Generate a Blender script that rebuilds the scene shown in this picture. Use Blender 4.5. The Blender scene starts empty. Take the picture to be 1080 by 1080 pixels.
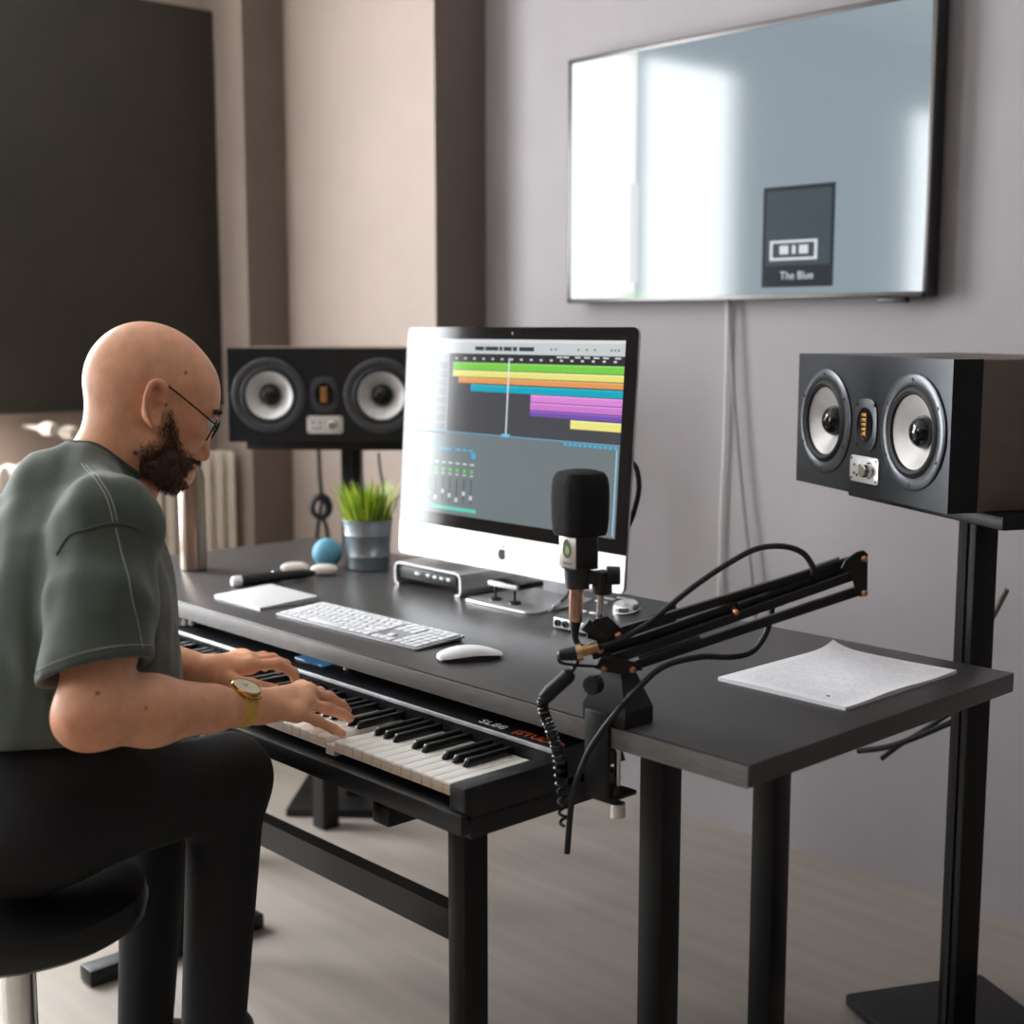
import bpy, bmesh, math, random
import numpy as np
from mathutils import Vector, Matrix
from mathutils.bvhtree import BVHTree
random.seed(7); rng = np.random.default_rng(7)
PI = math.pi
SC = bpy.context.scene
COL = SC.collection
V = np.array

# ------------------------------------------------------------------ camera geometry (1080 x 1080)
F, HZ, VP = 1450.0, 345.0, -820.0
pit = math.atan((540 - HZ) / F)
psi = math.atan((540 - VP) / math.hypot(F, 540 - HZ))
fh = V([-math.cos(psi), math.sin(psi), 0.0])
Rr = V([fh[1], -fh[0], 0.0])
fw = fh * math.cos(pit) + V([0, 0, -math.sin(pit)])
Uu = np.cross(Rr, fw)
EYE = V([0.0, 0.0, 1.287])
def ray(x, y): return fw + Rr * (x - 540) / F + Uu * (540 - y) / F
def onz(x, y, z):
    d = ray(x, y); return EYE + d * ((z - EYE[2]) / d[2])
def onY(x, y, Y):
    d = ray(x, y); return EYE + d * (Y / d[1])
def atd(x, y, D): return EYE + ray(x, y) * D
def onp(x, y, P, n):
    d = ray(x, y); return EYE + d * ((P - EYE) @ n / (d @ n))

cd = bpy.data.cameras.new('camera')
cam = bpy.data.objects.new('camera', cd); COL.objects.link(cam)
cd.sensor_width = 36; cd.lens = F / 1080 * 36
cam.matrix_world = Matrix(((Rr[0], Uu[0], -fw[0], EYE[0]), (Rr[1], Uu[1], -fw[1], EYE[1]), (Rr[2], Uu[2], -fw[2], EYE[2]), (0, 0, 0, 1)))
cd.clip_start = 0.05
cd.dof.use_dof = True; cd.dof.focus_distance = 2.15; cd.dof.aperture_fstop = 2.8
SC.camera = cam

# ------------------------------------------------------------------ materials
def lin(c):
    c = [x / 255 for x in c]
    return tuple(x / 12.92 if x <= 0.04045 else ((x + 0.055) / 1.055) ** 2.4 for x in c) + (1.0,)
MATS = {}
def mat(name, rgb, rough=0.5, metal=0.0, var=0.08, scale=30.0, bump=0.0, bscale=200.0, coat=0.0, emit=None, es=1.0, spec=0.5, sss=0.0, stretch=None, sheen=0.0, trans=0.0, alpha=1.0):
    if name in MATS: return MATS[name]
    m = bpy.data.materials.new(name); m.use_nodes = True
    nt = m.node_tree; b = nt.nodes['Principled BSDF']; b.name = 'bsdf'
    col = lin(rgb)
    b.inputs['Roughness'].default_value = rough; b.inputs['Metallic'].default_value = metal
    b.inputs['Specular IOR Level'].default_value = spec
    b.inputs['Coat Weight'].default_value = coat; b.inputs['Coat Roughness'].default_value = 0.05
    b.inputs['Sheen Weight'].default_value = sheen
    b.inputs['Transmission Weight'].default_value = trans; b.inputs['Alpha'].default_value = alpha
    if sss:
        b.inputs['Subsurface Weight'].default_value = sss; b.inputs['Subsurface Radius'].default_value = (0.012, 0.005, 0.003); b.inputs['Subsurface Scale'].default_value = 1.0
    tc = nt.nodes.new('ShaderNodeTexCoord'); src = tc.outputs['Object']
    if stretch:
        mp = nt.nodes.new('ShaderNodeMapping'); mp.inputs['Scale'].default_value = stretch
        nt.links.new(src, mp.inputs['Vector']); src = mp.outputs['Vector']
    if var:
        n = nt.nodes.new('ShaderNodeTexNoise'); n.inputs['Scale'].default_value = scale; n.inputs['Detail'].default_value = 5
        nt.links.new(src, n.inputs['Vector'])
        r = nt.nodes.new('ShaderNodeValToRGB')
        r.color_ramp.elements[0].position = 0.3; r.color_ramp.elements[1].position = 0.7
        r.color_ramp.elements[0].color = tuple(x * (1 - var) for x in col[:3]) + (1,)
        r.color_ramp.elements[1].color = tuple(min(1, x * (1 + var)) for x in col[:3]) + (1,)
        nt.links.new(n.outputs['Fac'], r.inputs['Fac']); nt.links.new(r.outputs['Color'], b.inputs['Base Color'])
    else:
        b.inputs['Base Color'].default_value = col
    if bump:
        n2 = nt.nodes.new('ShaderNodeTexNoise'); n2.inputs['Scale'].default_value = bscale; n2.inputs['Detail'].default_value = 4
        nt.links.new(src, n2.inputs['Vector'])
        bp = nt.nodes.new('ShaderNodeBump'); bp.inputs['Strength'].default_value = bump; bp.inputs['Distance'].default_value = 0.002
        nt.links.new(n2.outputs['Fac'], bp.inputs['Height']); nt.links.new(bp.outputs['Normal'], b.inputs['Normal'])
    if emit is not None:
        b.inputs['Emission Color'].default_value = lin(emit); b.inputs['Emission Strength'].default_value = es
    MATS[name] = m
    return m
def scr(name, rgb, es=0.8): return mat('screen ' + name, (4, 4, 4), rough=0.08, var=0, emit=rgb, es=es, spec=0.5)

BLACK = mat('black plastic', (22, 22, 23), 0.42, var=0.1)
BLACKM = mat('black matte metal', (20, 20, 21), 0.45, metal=0.2, var=0.15)
BLACKG = mat('gloss black', (8, 8, 9), 0.12, var=0)
RUBBER = mat('black rubber', (18, 18, 19), 0.6, var=0.1)
WHITEP = mat('white plastic', (236, 236, 238), 0.35, var=0.02)
ALU = mat('aluminium', (226, 226, 228), 0.33, metal=0.75, var=0.03)
CHROME = mat('chrome', (222, 220, 218), 0.18, metal=1.0, var=0)
SILV = mat('silver paint', (205, 205, 206), 0.35, metal=0.4, var=0.04)
COPPER = mat('copper screw', (205, 140, 105), 0.3, metal=0.9, var=0)

# ------------------------------------------------------------------ mesh builder
class MB:
    def __init__(s): s.v = []; s.f = []; s.m = []
    def add(s, vs, fs, mi=0):
        o = len(s.v); s.v += [tuple(map(float, p)) for p in vs]
        s.f += [tuple(i + o for i in f) for f in fs]; s.m += [mi] * len(fs); return s
    def box(s, c, d, rz=0.0, mi=0, M=None, bev=0.0, seg=2):
        bm = bmesh.new(); bmesh.ops.create_cube(bm, size=1.0)
        for v in bm.verts: v.co = Vector((v.co.x * d[0], v.co.y * d[1], v.co.z * d[2]))
        if bev: bmesh.ops.bevel(bm, geom=list(bm.edges), offset=bev, segments=seg, profile=0.5, affect='EDGES')
        T = Matrix.Translation(Vector(c)) @ (M if M is not None else Matrix.Rotation(rz, 4, 'Z'))
        bm.verts.index_update()
        s.add([T @ v.co for v in bm.verts], [[v.index for v in f.verts] for f in bm.faces], mi); bm.free(); return s
    def ring(s, c, a, b, r, n): return [c + (a * math.cos(2 * PI * i / n) + b * math.sin(2 * PI * i / n)) * r for i in range(n)]
    def tube(s, pts, r, n=10, mi=0, caps=True):
        P = [V(p, dtype=float) for p in pts]; rs = r if hasattr(r, '__len__') else [r] * len(P)
        o = []; up = None
        for i, p in enumerate(P):
            t = P[min(i + 1, len(P) - 1)] - P[max(i - 1, 0)]; t = t / (np.linalg.norm(t) + 1e-12)
            if up is None: up = V([0, 0, 1.]) if abs(t[2]) < 0.9 else V([1., 0, 0])
            a = np.cross(t, up); a /= np.linalg.norm(a) + 1e-12; b = np.cross(a, t); up = b
            o += s.ring(p, a, b, rs[i], n)
        f = []
        for i in range(len(P) - 1):
            for j in range(n):
                f.append((i * n + j, i * n + (j + 1) % n, (i + 1) * n + (j + 1) % n, (i + 1) * n + j))
        if caps: f.append(tuple(range(n))[::-1]); f.append(tuple((len(P) - 1) * n + j for j in range(n)))
        return s.add(o, f, mi)
    def cyl(s, p0, p1, r0, r1=None, n=24, mi=0): return s.tube([p0, p1], [r0, r0 if r1 is None else r1], n, mi)
    def lathe(s, prof, n=48, M=None, mi=0):
        vs = []; f = []
        for (r, z) in prof:
            for i in range(n):
                a = 2 * PI * i / n; p = Vector((r * math.cos(a), r * math.sin(a), z)); vs.append(M @ p if M is not None else p)
        for k in range(len(prof) - 1):
            for i in range(n):
                f.append((k * n + i, k * n + (i + 1) % n, (k + 1) * n + (i + 1) % n, (k + 1) * n + i))
        return s.add(vs, f, mi)
    def ball(s, c, rad, M=None, n=24, m=16, mi=0, e=1.0):
        rad = rad if hasattr(rad, '__len__') else (rad,) * 3
        sp = lambda x: math.copysign(abs(x) ** e, x)
        vs = []; f = []
        for k in range(m + 1):
            th = PI * k / m
            for i in range(n):
                a = 2 * PI * i / n
                p = Vector((rad[0] * sp(math.sin(th)) * sp(math.cos(a)), rad[1] * sp(math.sin(th)) * sp(math.sin(a)), rad[2] * sp(math.cos(th))))
                vs.append(Vector(c) + (M @ p if M is not None else p))
        for k in range(m):
            for i in range(n): f.append((k * n + i, (k + 1) * n + i, (k + 1) * n + (i + 1) % n, k * n + (i + 1) % n))
        return s.add(vs, f, mi)
    def prism(s, poly, h0, h1, M=None, mi=0, bev=0.0):
        bm = bmesh.new(); vs = [bm.verts.new((x, y, h0)) for x, y in poly]; fc = bm.faces.new(vs)
        r = bmesh.ops.extrude_face_region(bm, geom=[fc]); nv = [g for g in r['geom'] if isinstance(g, bmesh.types.BMVert)]
        bmesh.ops.translate(bm, verts=nv, vec=(0, 0, h1 - h0)); bmesh.ops.recalc_face_normals(bm, faces=bm.faces)
        if bev:
            es = [e for e in bm.edges if abs(e.verts[0].co.z - e.verts[1].co.z) < 1e-9]
            bmesh.ops.bevel(bm, geom=es, offset=bev, segments=2, profile=0.5, affect='EDGES')
        bm.verts.index_update()
        s.add([(M @ v.co if M is not None else v.co) for v in bm.verts], [[v.index for v in f.verts] for f in bm.faces], mi); bm.free(); return s
    def quad(s, a, b, c, d, mi=0): return s.add([a, b, c, d], [(0, 1, 2, 3)], mi)
    def build(s, name, mats, parent=None, smooth=35, loc=None, rz=0.0):
        me = bpy.data.meshes.new(name); me.from_pydata(s.v, [], s.f)
        mats = mats if isinstance(mats, (list, tuple)) else [mats]
        for m in mats: me.materials.append(m)
        if len(mats) > 1: me.polygons.foreach_set('material_index', s.m)
        bm = bmesh.new(); bm.from_mesh(me); bmesh.ops.recalc_face_normals(bm, faces=bm.faces); bm.to_mesh(me); bm.free()
        if smooth:
            me.polygons.foreach_set('use_smooth', [True] * len(me.polygons)); me.set_sharp_from_angle(angle=math.radians(smooth))
        me.update()
        o = bpy.data.objects.new(name, me); COL.objects.link(o)
        if parent is not None: o.parent = parent
        if loc is not None: o.location = loc; o.rotation_euler = (0, 0, rz)
        return o
def rrect(w, h, r, n=6, cx=0, cy=0):
    p = []
    for sx, sy, a0 in ((1, 1, 0), (-1, 1, PI / 2), (-1, -1, PI), (1, -1, 3 * PI / 2)):
        for i in range(n + 1):
            a = a0 + PI / 2 * i / n; p.append((cx + sx * (w / 2 - r) + r * math.cos(a), cy + sy * (h / 2 - r) + r * math.sin(a)))
    return p
def crv(pts, n=12):                      # Catmull-Rom through points
    P = [V(p, dtype=float) for p in pts]; P = [2 * P[0] - P[1]] + P + [2 * P[-1] - P[-2]]; out = []
    for i in range(1, len(P) - 2):
        for k in range(n):
            t = k / n; a, b, c, d = P[i - 1:i + 3]
            out.append(0.5 * (2 * b + (c - a) * t + (2 * a - 5 * b + 4 * c - d) * t * t + (3 * b - a - 3 * c + d) * t ** 3))
    out.append(P[-2]); return out
def tag(o, label=None, cat=None, group=None, kind=None):
    if label: o['label'] = label
    if cat: o['category'] = cat
    if group: o['group'] = group
    if kind: o['kind'] = kind
    return o
def thing(name, label, cat, loc=(0, 0, 0), rz=0.0, group=None):
    o = bpy.data.objects.new(name, None); COL.objects.link(o); o.empty_display_size = 0.05
    o.location = Vector(loc); o.rotation_euler = (0, 0, rz); return tag(o, label, cat, group)
def text(s, size, depth, name, m, parent, M, align='LEFT', shear=0.0):
    c = bpy.data.curves.new(name, 'FONT'); c.body = s; c.size = size; c.extrude = depth; c.align_x = align; c.shear = shear
    o = bpy.data.objects.new(name, c); COL.objects.link(o)
    dg = bpy.context.evaluated_depsgraph_get(); dg.update()
    me = bpy.data.meshes.new_from_object(o.evaluated_get(dg)); bpy.data.objects.remove(o); bpy.data.curves.remove(c)
    me.materials.clear(); me.materials.append(m); me.transform(M); me.name = name
    o = bpy.data.objects.new(name, me); COL.objects.link(o); o.parent = parent; return o
def struct(o): o['kind'] = 'structure'; return o
RX90 = Matrix.Rotation(PI / 2, 4, 'X')   # local z -> -y (faces the viewer side of a -Y front)

# ------------------------------------------------------------------ the room
Yw, Xl, Yf, Xr, Hc = 2.75, -4.04, -2.6, 1.7, 2.75
GREYW = mat('grey wall paint', (166, 160, 162), 0.85, var=0.03, scale=6, bump=0.08, bscale=300)
WARMLITW = mat('warm-lit wall paint', (176, 160, 150), 0.85, var=0.03, scale=6, bump=0.08, bscale=300)  # same paint as the grey wall, its warm light put into the colour
BROWNW = mat('pillar side brown', (112, 98, 90), 0.85, var=0.04, scale=6)  # darker brown for the pillar return faces
UNS = mat('taupe wall paint', (112, 104, 100), 0.85, var=0.03, scale=6)
struct(MB().box(((Xl + Xr) / 2, (Yf + Yw) / 2, -0.05), (Xr - Xl + 1, Yw - Yf + 1, 0.1)).build('floor', mat('grey oak boards', (172, 162, 152), 0.4, var=0.1, scale=4, stretch=(0.4, 6, 1)), smooth=0))
struct(MB().box(((Xl + Xr) / 2, (Yf + Yw) / 2, Hc + 0.05), (Xr - Xl + 1, Yw - Yf + 1, 0.1)).build('ceiling', mat('white ceiling paint', (238, 236, 232), 0.9, var=0.02), smooth=0))
struct(MB().box(((Xl + Xr) / 2, Yw + 0.06, Hc / 2), (Xr - Xl, 0.12, Hc)).build('wall_back', GREYW, smooth=0))
struct(MB().box((Xr + 0.06, (Yf + Yw) / 2, Hc / 2), (0.12, Yw - Yf, Hc)).build('wall_right', UNS, smooth=0))
def holed_wall(name, axis, pos, a0, a1, wins, m):       # wall slab with rectangular openings
    b = MB(); cuts = sorted(set([a0, a1] + [x for w in wins for x in w[:2]]))
    for u0, u1 in zip(cuts[:-1], cuts[1:]):
        w = [w for w in wins if w[0] <= u0 and u1 <= w[1]]
        for z0, z1 in ([(0, w[0][2]), (w[0][3], Hc)] if w else [(0, Hc)]):
            c = ((u0 + u1) / 2, (z0 + z1) / 2); d = (u1 - u0, z1 - z0)
            if axis == 'X': b.box((pos, c[0], c[1]), (0.12, d[0], d[1]))
            else: b.box((c[0], pos, c[1]), (d[0], 0.12, d[1]))
    return struct(b.build(name, m, smooth=0))
WL = [(-2.35, -1.25, 0.6, 2.5), (0.12, 1.6, 0.6, 2.5)]
WF = []
holed_wall('wall_left', 'X', Xl - 0.06, Yf, Yw, WL, WARMLITW)
holed_wall('wall_front', 'Y', Yf - 0.06, Xl, Xr, WF, UNS)
FRM = mat('white window frame', (235, 234, 230), 0.4, var=0.02)
GLS = bpy.data.materials.new('window glass'); GLS.use_nodes = True
_b = GLS.node_tree.nodes['Principled BSDF']; _b.inputs['Transmission Weight'].default_value = 1; _b.inputs['Roughness'].default_value = 0; _b.inputs['IOR'].default_value = 1.02; _b.inputs['Base Color'].default_value = (1, 1, 1, 1)
wn = 0
for ax, pos, ws in (('X', Xl - 0.06, WL), ('Y', Yf - 0.06, WF)):
    for (u0, u1, z0, z1) in ws:
        wn += 1; b = MB(); t = 0.06
        P = (lambda u, z: (pos, u, z)) if ax == 'X' else (lambda u, z: (u, pos, z))
        D = (lambda du, dz: (0.07, du, dz)) if ax == 'X' else (lambda du, dz: (du, 0.07, dz))
        for u in (u0 + t / 2, (u0 + u1) / 2, u1 - t / 2): b.box(P(u, (z0 + z1) / 2), D(t, z1 - z0))
        for z in (z0 + t / 2, z1 - t / 2): b.box(P((u0 + u1) / 2, z), D(u1 - u0, t))
        o = struct(b.build('window_%d' % wn, FRM, smooth=0))
        L = bpy.data.lights.new('daylight_portal', 'AREA'); L.shape = 'RECTANGLE'; L.size = u1 - u0; L.size_y = z1 - z0; L.cycles.is_portal = True
        lo = bpy.data.objects.new('daylight_portal', L); COL.objects.link(lo); lo.location = P((u0 + u1) / 2, (z0 + z1) / 2)
        lo.rotation_euler = (PI / 2, 0, -PI / 2) if ax == 'X' else (PI / 2, 0, 0)
        if ax == 'X': lo.location.x -= 0.08
        else: lo.location.y -= 0.08
# stepped pillars in the far corner
X1 = onY(513, 420, Yw)[0]; Y1 = X1 / (onY(460, 320, 1.0)[0]); X2 = onY(305, 320, Y1)[0]; Y2 = X2 / onY(262, 320, 1.0)[0]
struct(MB().box(((X1 + X2) / 2, (Y1 + Yw) / 2, Hc / 2), (X1 - X2, Yw - Y1, Hc)).build('wall_pillar', [WARMLITW, BROWNW], smooth=0))
struct(MB().box(((X2 + Xl) / 2, (Y2 + Yw) / 2, Hc / 2), (X2 - Xl, Yw - Y2, Hc)).build('wall_corner', [WARMLITW, BROWNW], smooth=0))
for nm in ('wall_pillar', 'wall_corner'):                     # the return faces of both pillars take a darker brown than their fronts
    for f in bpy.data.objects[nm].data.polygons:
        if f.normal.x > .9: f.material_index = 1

# dark panel and radiator on the left wall
zp = 1.045
o = thing('wall_panel', 'large dark olive-brown panel on the wall behind the man\'s head', 'wall panel', (Xl, 2.02, zp))
MB().box((0.03, 0, 0.62), (0.05, 0.78, 1.24), bev=0.004).build('panel', mat('dark olive felt', (48, 43, 34), 0.75, var=0.12, scale=8, bump=0.2, bscale=400), o)
MB().box((0.03, 0, -0.006), (0.056, 0.785, 0.014)).build('bottom_rail', mat('dark rail', (48, 44, 38), 0.6), o)
RADM = mat('cream radiator enamel', (226, 214, 200), 0.35, var=0.02)
o = thing('radiator', 'cream ribbed column radiator against the far left wall behind the steel flask', 'radiator', (Xl + 0.13, 1.82, 0.0))
b = MB()
for i in range(24):
    y = -0.48 + i * 0.044
    b.box((0, y, 0.495), (0.10, 0.03, 0.79), bev=0.012)
b.build('rib_block', RADM, o)
for z in (.16, .84): MB().box((0, 0.03, z), (0.05, 1.06, 0.05), bev=0.01).build('header_pipe', RADM, o)
for y in (-0.4, 0.45): MB().box((0, y, 0.06), (0.06, 0.03, 0.12)).build('foot', BLACK, o)
for k, (x, y) in enumerate(((48, 452), (70, 456))):
    d = ray(x, y); p = EYE + d * ((Xl + 0.16 - EYE[0]) / d[0])
    M = Matrix.Rotation(PI / 2, 4, 'Y')
    v = MB(); v.lathe([(0, 0.06), (0.016, 0.058), (0.021, 0.04), (0.022, 0.01), (0.015, -0.02), (0, -0.03)], 20, Matrix.Translation(V(p) - V([Xl + 0.13, 1.82, 0])) @ M)
    v.cyl((-.128, y_ := p[1] - 1.82, p[2]), (0, y_, p[2]), .008, n=10)
    v.build('valve_head', mat('ivory plastic', (196, 182, 166), 0.4, var=0.02), o)

# ------------------------------------------------------------------ desk
DZ = 0.74
XA, XB, YA, YB = -2.965, -1.022, 1.357, 2.045
desk = thing('desk', 'long dark charcoal desk with grey front edge carrying the computer', 'desk', ((XA + XB) / 2, (YA + YB) / 2, 0))
DCX, DCY = (XA + XB) / 2, (YA + YB) / 2
LAM = mat('charcoal laminate', (72, 69, 69), 0.34, var=0.10, scale=60, bump=0.05, bscale=500, stretch=(0.3, 3, 1))
MB().box((0, 0.002, DZ - 0.0155), (XB - XA, YB - YA - 0.004, 0.031), bev=0.0015).build('desktop', LAM, desk)
tag(MB().box((0, YA - DCY + 0.0, DZ - 0.0165), (XB - XA, 0.003, 0.029), bev=0.001).build('edge_band', mat('grey edge band', (118, 115, 113), 0.5, var=0.14, scale=70, stretch=(0.5, 1, 4), bump=0.1), desk), 'grey front edge strip')
for x in (XA + 0.12, XB - 0.42):
    for y in (YA + 0.32, YB - 0.06):
        MB().box((x - DCX, y - DCY, (DZ - 0.031) / 2), (0.05, 0.05, DZ - 0.031), bev=0.003).build('leg', BLACKM, desk)
    MB().box((x - DCX, 0.12, DZ - 0.05), (0.04, 0.34, 0.036)).build('cross_bar', BLACKM, desk)
MB().box((0, YB - DCY - 0.06, DZ - 0.06), (XB - XA - 0.2, 0.03, 0.05)).build('rear_rail', BLACKM, desk)

# ------------------------------------------------------------------ digital piano and its stand
KX0, KW = -2.605, 0.0233
PX0, PX1 = -2.655, -1.352
pn = thing('digital_piano', 'black digital piano pushed under the front of the desk', 'piano', ((PX0 + PX1) / 2, 1.33, 0.0)); pcx, pcy = (PX0 + PX1) / 2, 1.33
KZ = 0.662
CASE = mat('piano case', (24, 25, 27), 0.38, var=0.1, bump=0.05)
b = MB(); b.box((0, 0.0, 0.612), (PX1 - PX0, 0.30, 0.035), bev=0.004)
for x in (PX0 + 0.02, PX1 - 0.017): b.box((x - pcx, -0.06, 0.645), (0.034 if x > -2 else 0.04, 0.20, 0.05), bev=0.004)
b.box((0, -0.157, 0.618), (PX1 - PX0, 0.02, 0.03), bev=0.003)
b.build('case', CASE, pn)
PZ = 0.684
b = MB(); b.prism([(1.343 - pcy, 0.64), (1.343 - pcy, PZ - 0.002), (1.348 - pcy, PZ), (1.47 - pcy, PZ + 0.008), (1.49 - pcy, 0.64)], PX0 - pcx, PX1 - pcx, Matrix(((0, 0, 1, 0), (1, 0, 0, 0), (0, 1, 0, 0), (0, 0, 0, 1))))
b.build('top_panel', mat('piano top panel', (30, 31, 34), 0.3, var=0.05), pn, smooth=20)
MB().box((0, 1.3425 - pcy, PZ - 0.0005), (PX1 - PX0 - 0.01, 0.0055, 0.006), bev=0.001).build('silver_strip', mat('satin silver strip', (232, 236, 242), 0.35, metal=0.4, var=0), pn)
WK = mat('white key', (240, 236, 230), 0.3, var=0.02); WKF = mat('key wood side', (216, 196, 172), 0.55, var=0.12, scale=25, stretch=(1, 1, 6))
BK = mat('black key', (12, 12, 13), 0.3, var=0.05)
names = 'ABCDEFG'; kp = {}
for i in range(52):
    b = MB(); x = KX0 + (i + 0.5) * KW
    dz = -0.008 if i in (39, ) else 0.0
    b.box((0, 0.0, 0), (KW - 0.0012, 0.152, 0.018), bev=0.0012); b.m = [0] * len(b.f)
    b.box((0, -0.0762, -0.0012), (KW - 0.0014, 0.0012, 0.014), mi=1)
    k = b.build('white_key', [WK, WKF], pn); k.location = (x - pcx, 1.262 - pcy, KZ - 0.009 + dz)
kb = 0
for i in range(51):
    if names[i % 7] in 'BE': continue
    b = MB(); x = KX0 + (i + 1) * KW
    yf, yb, h = -0.0475, 0.0475, 0.0118
    w0, w1 = 0.0058, 0.0044
    b.add([(-w0, yf, 0), (w0, yf, 0), (w0, yb, 0), (-w0, yb, 0), (-w1, yf + 0.007, h), (w1, yf + 0.007, h), (w1, yb, h), (-w1, yb, h)],
          [(0, 3, 2, 1), (0, 1, 5, 4), (1, 2, 6, 5), (2, 3, 7, 6), (3, 0, 4, 7), (4, 5, 6, 7)])
    bm = bmesh.new(); vs = [bm.verts.new(v) for v in b.v]; [bm.faces.new([vs[j] for j in f]) for f in b.f]
    bmesh.ops.bevel(bm, geom=list(bm.edges), offset=0.0016, segments=2, profile=0.5, affect='EDGES'); bm.verts.index_update()
    b = MB().add([v.co for v in bm.verts], [[v.index for v in f.verts] for f in bm.faces]); bm.free()
    k = b.build('black_key', BK, pn); k.location = (x - pcx, 1.292 - pcy, KZ + 0.0003)
q = onz(325, 697, PZ + 0.006)
MB().box((q[0] - pcx, 1.405 - pcy, PZ + 0.0055), (0.085, 0.05, 0.004), M=Matrix.Rotation(math.radians(3.7), 4, 'X'), bev=0.001).build('display', scr('piano display', (60, 108, 150), 0.55), pn)
for (x, y) in ((358, 699), (366, 705)):
    q = onz(x, y, PZ + 0.006)
    MB().lathe([(0, 0.012), (0.005, 0.012), (0.006, 0.010), (0.0065, 0)], 16, Matrix.Translation((q[0] - pcx, min(q[1], 1.44) - pcy, PZ + 0.004))).build('knob', SILV, pn)
for x in (189, 195, 203):
    q = onz(x, 658, PZ + 0.006)
    MB().lathe([(0, 0.014), (0.007, 0.014), (0.008, 0.011), (0.009, 0)], 16, Matrix.Translation((q[0] - pcx, min(q[1], 1.44) - pcy, PZ + 0.004))).build('knob', SILV, pn)
tl = Matrix.Translation((-1.539 - pcx, 1.3585 - pcy, PZ + 0.0022)) @ Matrix.Rotation(math.radians(3.7), 4, 'X')
text('SL88', 0.0205, 0.0003, 'white_lettering', mat('white print', (225, 225, 228), 0.5, var=0), pn, tl @ Matrix.Scale(1.45, 4, (1, 0, 0)))
text('|STUDIO', 0.0205, 0.0003, 'orange_lettering', mat('orange print', (214, 92, 40), 0.5, var=0), pn, Matrix.Translation((0.078, 0, 0)) @ tl @ Matrix.Scale(1.3, 4, (1, 0, 0)))
st = thing('piano_stand', 'black metal stand carrying the digital piano', 'stand', (pcx, 1.33, 0))
for x in (-0.45, 0.45):
    MB().box((x, 0, 0.577), (0.04, 0.30, 0.03), bev=0.003).build('support_arm', BLACKM, st)
    MB().box((x, 0.02, 0.3), (0.04, 0.05, 0.54), bev=0.003).build('post', BLACKM, st)
    MB().box((x, 0, 0.018), (0.05, 0.40, 0.034), bev=0.006).build('foot', BLACKM, st)
MB().box((0, 0.02, 0.35), (0.9, 0.03, 0.05)).build('cross_bar', BLACKM, st)

# ------------------------------------------------------------------ all-in-one computer
mc = thing('desktop_computer', 'silver all-in-one computer showing colourful music tracks on its screen', 'computer', (-1.965, 1.815, DZ))
tilt = math.radians(3.8)
MT = Matrix.Translation((0, 0.0, 0.073 + 0.0)) @ Matrix.Rotation(-tilt, 4, 'X') @ RX90    # screen-plane coords: x right, y up, z toward the user
MT = Matrix.Translation((0, -0.016, 0.071)) @ Matrix.Rotation(-tilt, 4, 'X') @ RX90
W, H = 0.65, 0.477
CH = 0.070
b = MB(); b.prism(rrect(W, H, 0.012, 6, 0, H / 2), -0.006, 0.0, MT, bev=0.0008)
# domed back
prof = [(1.0, -0.006), (0.97, -0.012), (0.85, -0.022), (0.6, -0.037), (0.3, -0.046), (0.02, -0.048)]
vs = []; fs = []
base = rrect(W, H, 0.012, 6, 0, 0)
for s_, z in prof: vs += [MT @ Vector((x * s_, y * s_ + H / 2, z)) for x, y in base]
nb = len(base)
for k in range(len(prof) - 1):
    for i in range(nb): fs.append((k * nb + i, k * nb + (i + 1) % nb, (k + 1) * nb + (i + 1) % nb, (k + 1) * nb + i))
b.add(vs, fs); b.build('rear_shell', ALU, mc)
CHIN = mat('bright aluminium', (236, 237, 240), 0.38, metal=0.35, var=0.01)
b = MB(); pl = [p for p in rrect(W, H, 0.012, 6, 0, H / 2)]
lo = [(x, y) for x, y in pl if y <= 0.02]
chin = [(W / 2, CH)] + [(-W / 2, CH)] + [(x, y) for x, y in pl if y < 0.02 and x < 0] + [(x, y) for x, y in pl if y < 0.02 and x > 0]
b.prism(chin, -0.001, 0.0015, MT); b.build('chin', CHIN, mc)
hi = [(x, y) for x, y in pl if y > 0.4]
b = MB(); b.prism([(W / 2, CH + 0.0004)] + hi + [(-W / 2, CH + 0.0004)], -0.001, 0.0015, MT); b.build('glass_bezel', mat('black glass', (7, 8, 11), 0.06, var=0, spec=0.5), mc)
SW, SH, SX0, SY1 = 0.594, 0.356, -0.297, H - 0.024
b = MB(); sm = []
def sq(u0, v0, u1, v1, m, lay=1):
    if m not in sm: sm.append(m)
    z = 0.0016 + 0.00008 * lay
    P = lambda u, v: MT @ Vector((SX0 + u * SW, SY1 - v * SH, z))
    b.quad(P(u0, v1), P(u1, v1), P(u1, v0), P(u0, v0), sm.index(m))
LG = 0.9
sq(0, 0, 1, 1, scr('dark grey', (74, 75, 82)), 0)
sq(0, 0, 1, .018, scr('menu', (226, 228, 230)))
sq(0, .018, 1, .08, scr('toolbar', (206, 212, 214)))
for u0, u1 in ((.32, .365), (.37, .435), (.44, .455), (.46, .50), (.505, .525), (.535, .605)): sq(u0, .04, u1, .062, scr('counter', (52, 56, 64)), 2)
for u in (.68, .70, .80, .835, .87, .94, .955, .97): sq(u, .044, u + .008, .056, scr('tool', (120, 126, 130)), 2)
sq(0.19, .08, 1, .125, scr('ruler', (44, 46, 52)))
for i in range(17): sq(.22 + i * .046, .103, .232 + i * .046, .113, scr('tick', (225, 228, 230)), 2)
for u in (.71, .74, .79, .83, .87, .91, .96): sq(u, .086, u + .025, .094, scr('tick', (225, 228, 230)), 2)
sq(0, .08, .19, .54, scr('track head', (150, 152, 160)))
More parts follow.
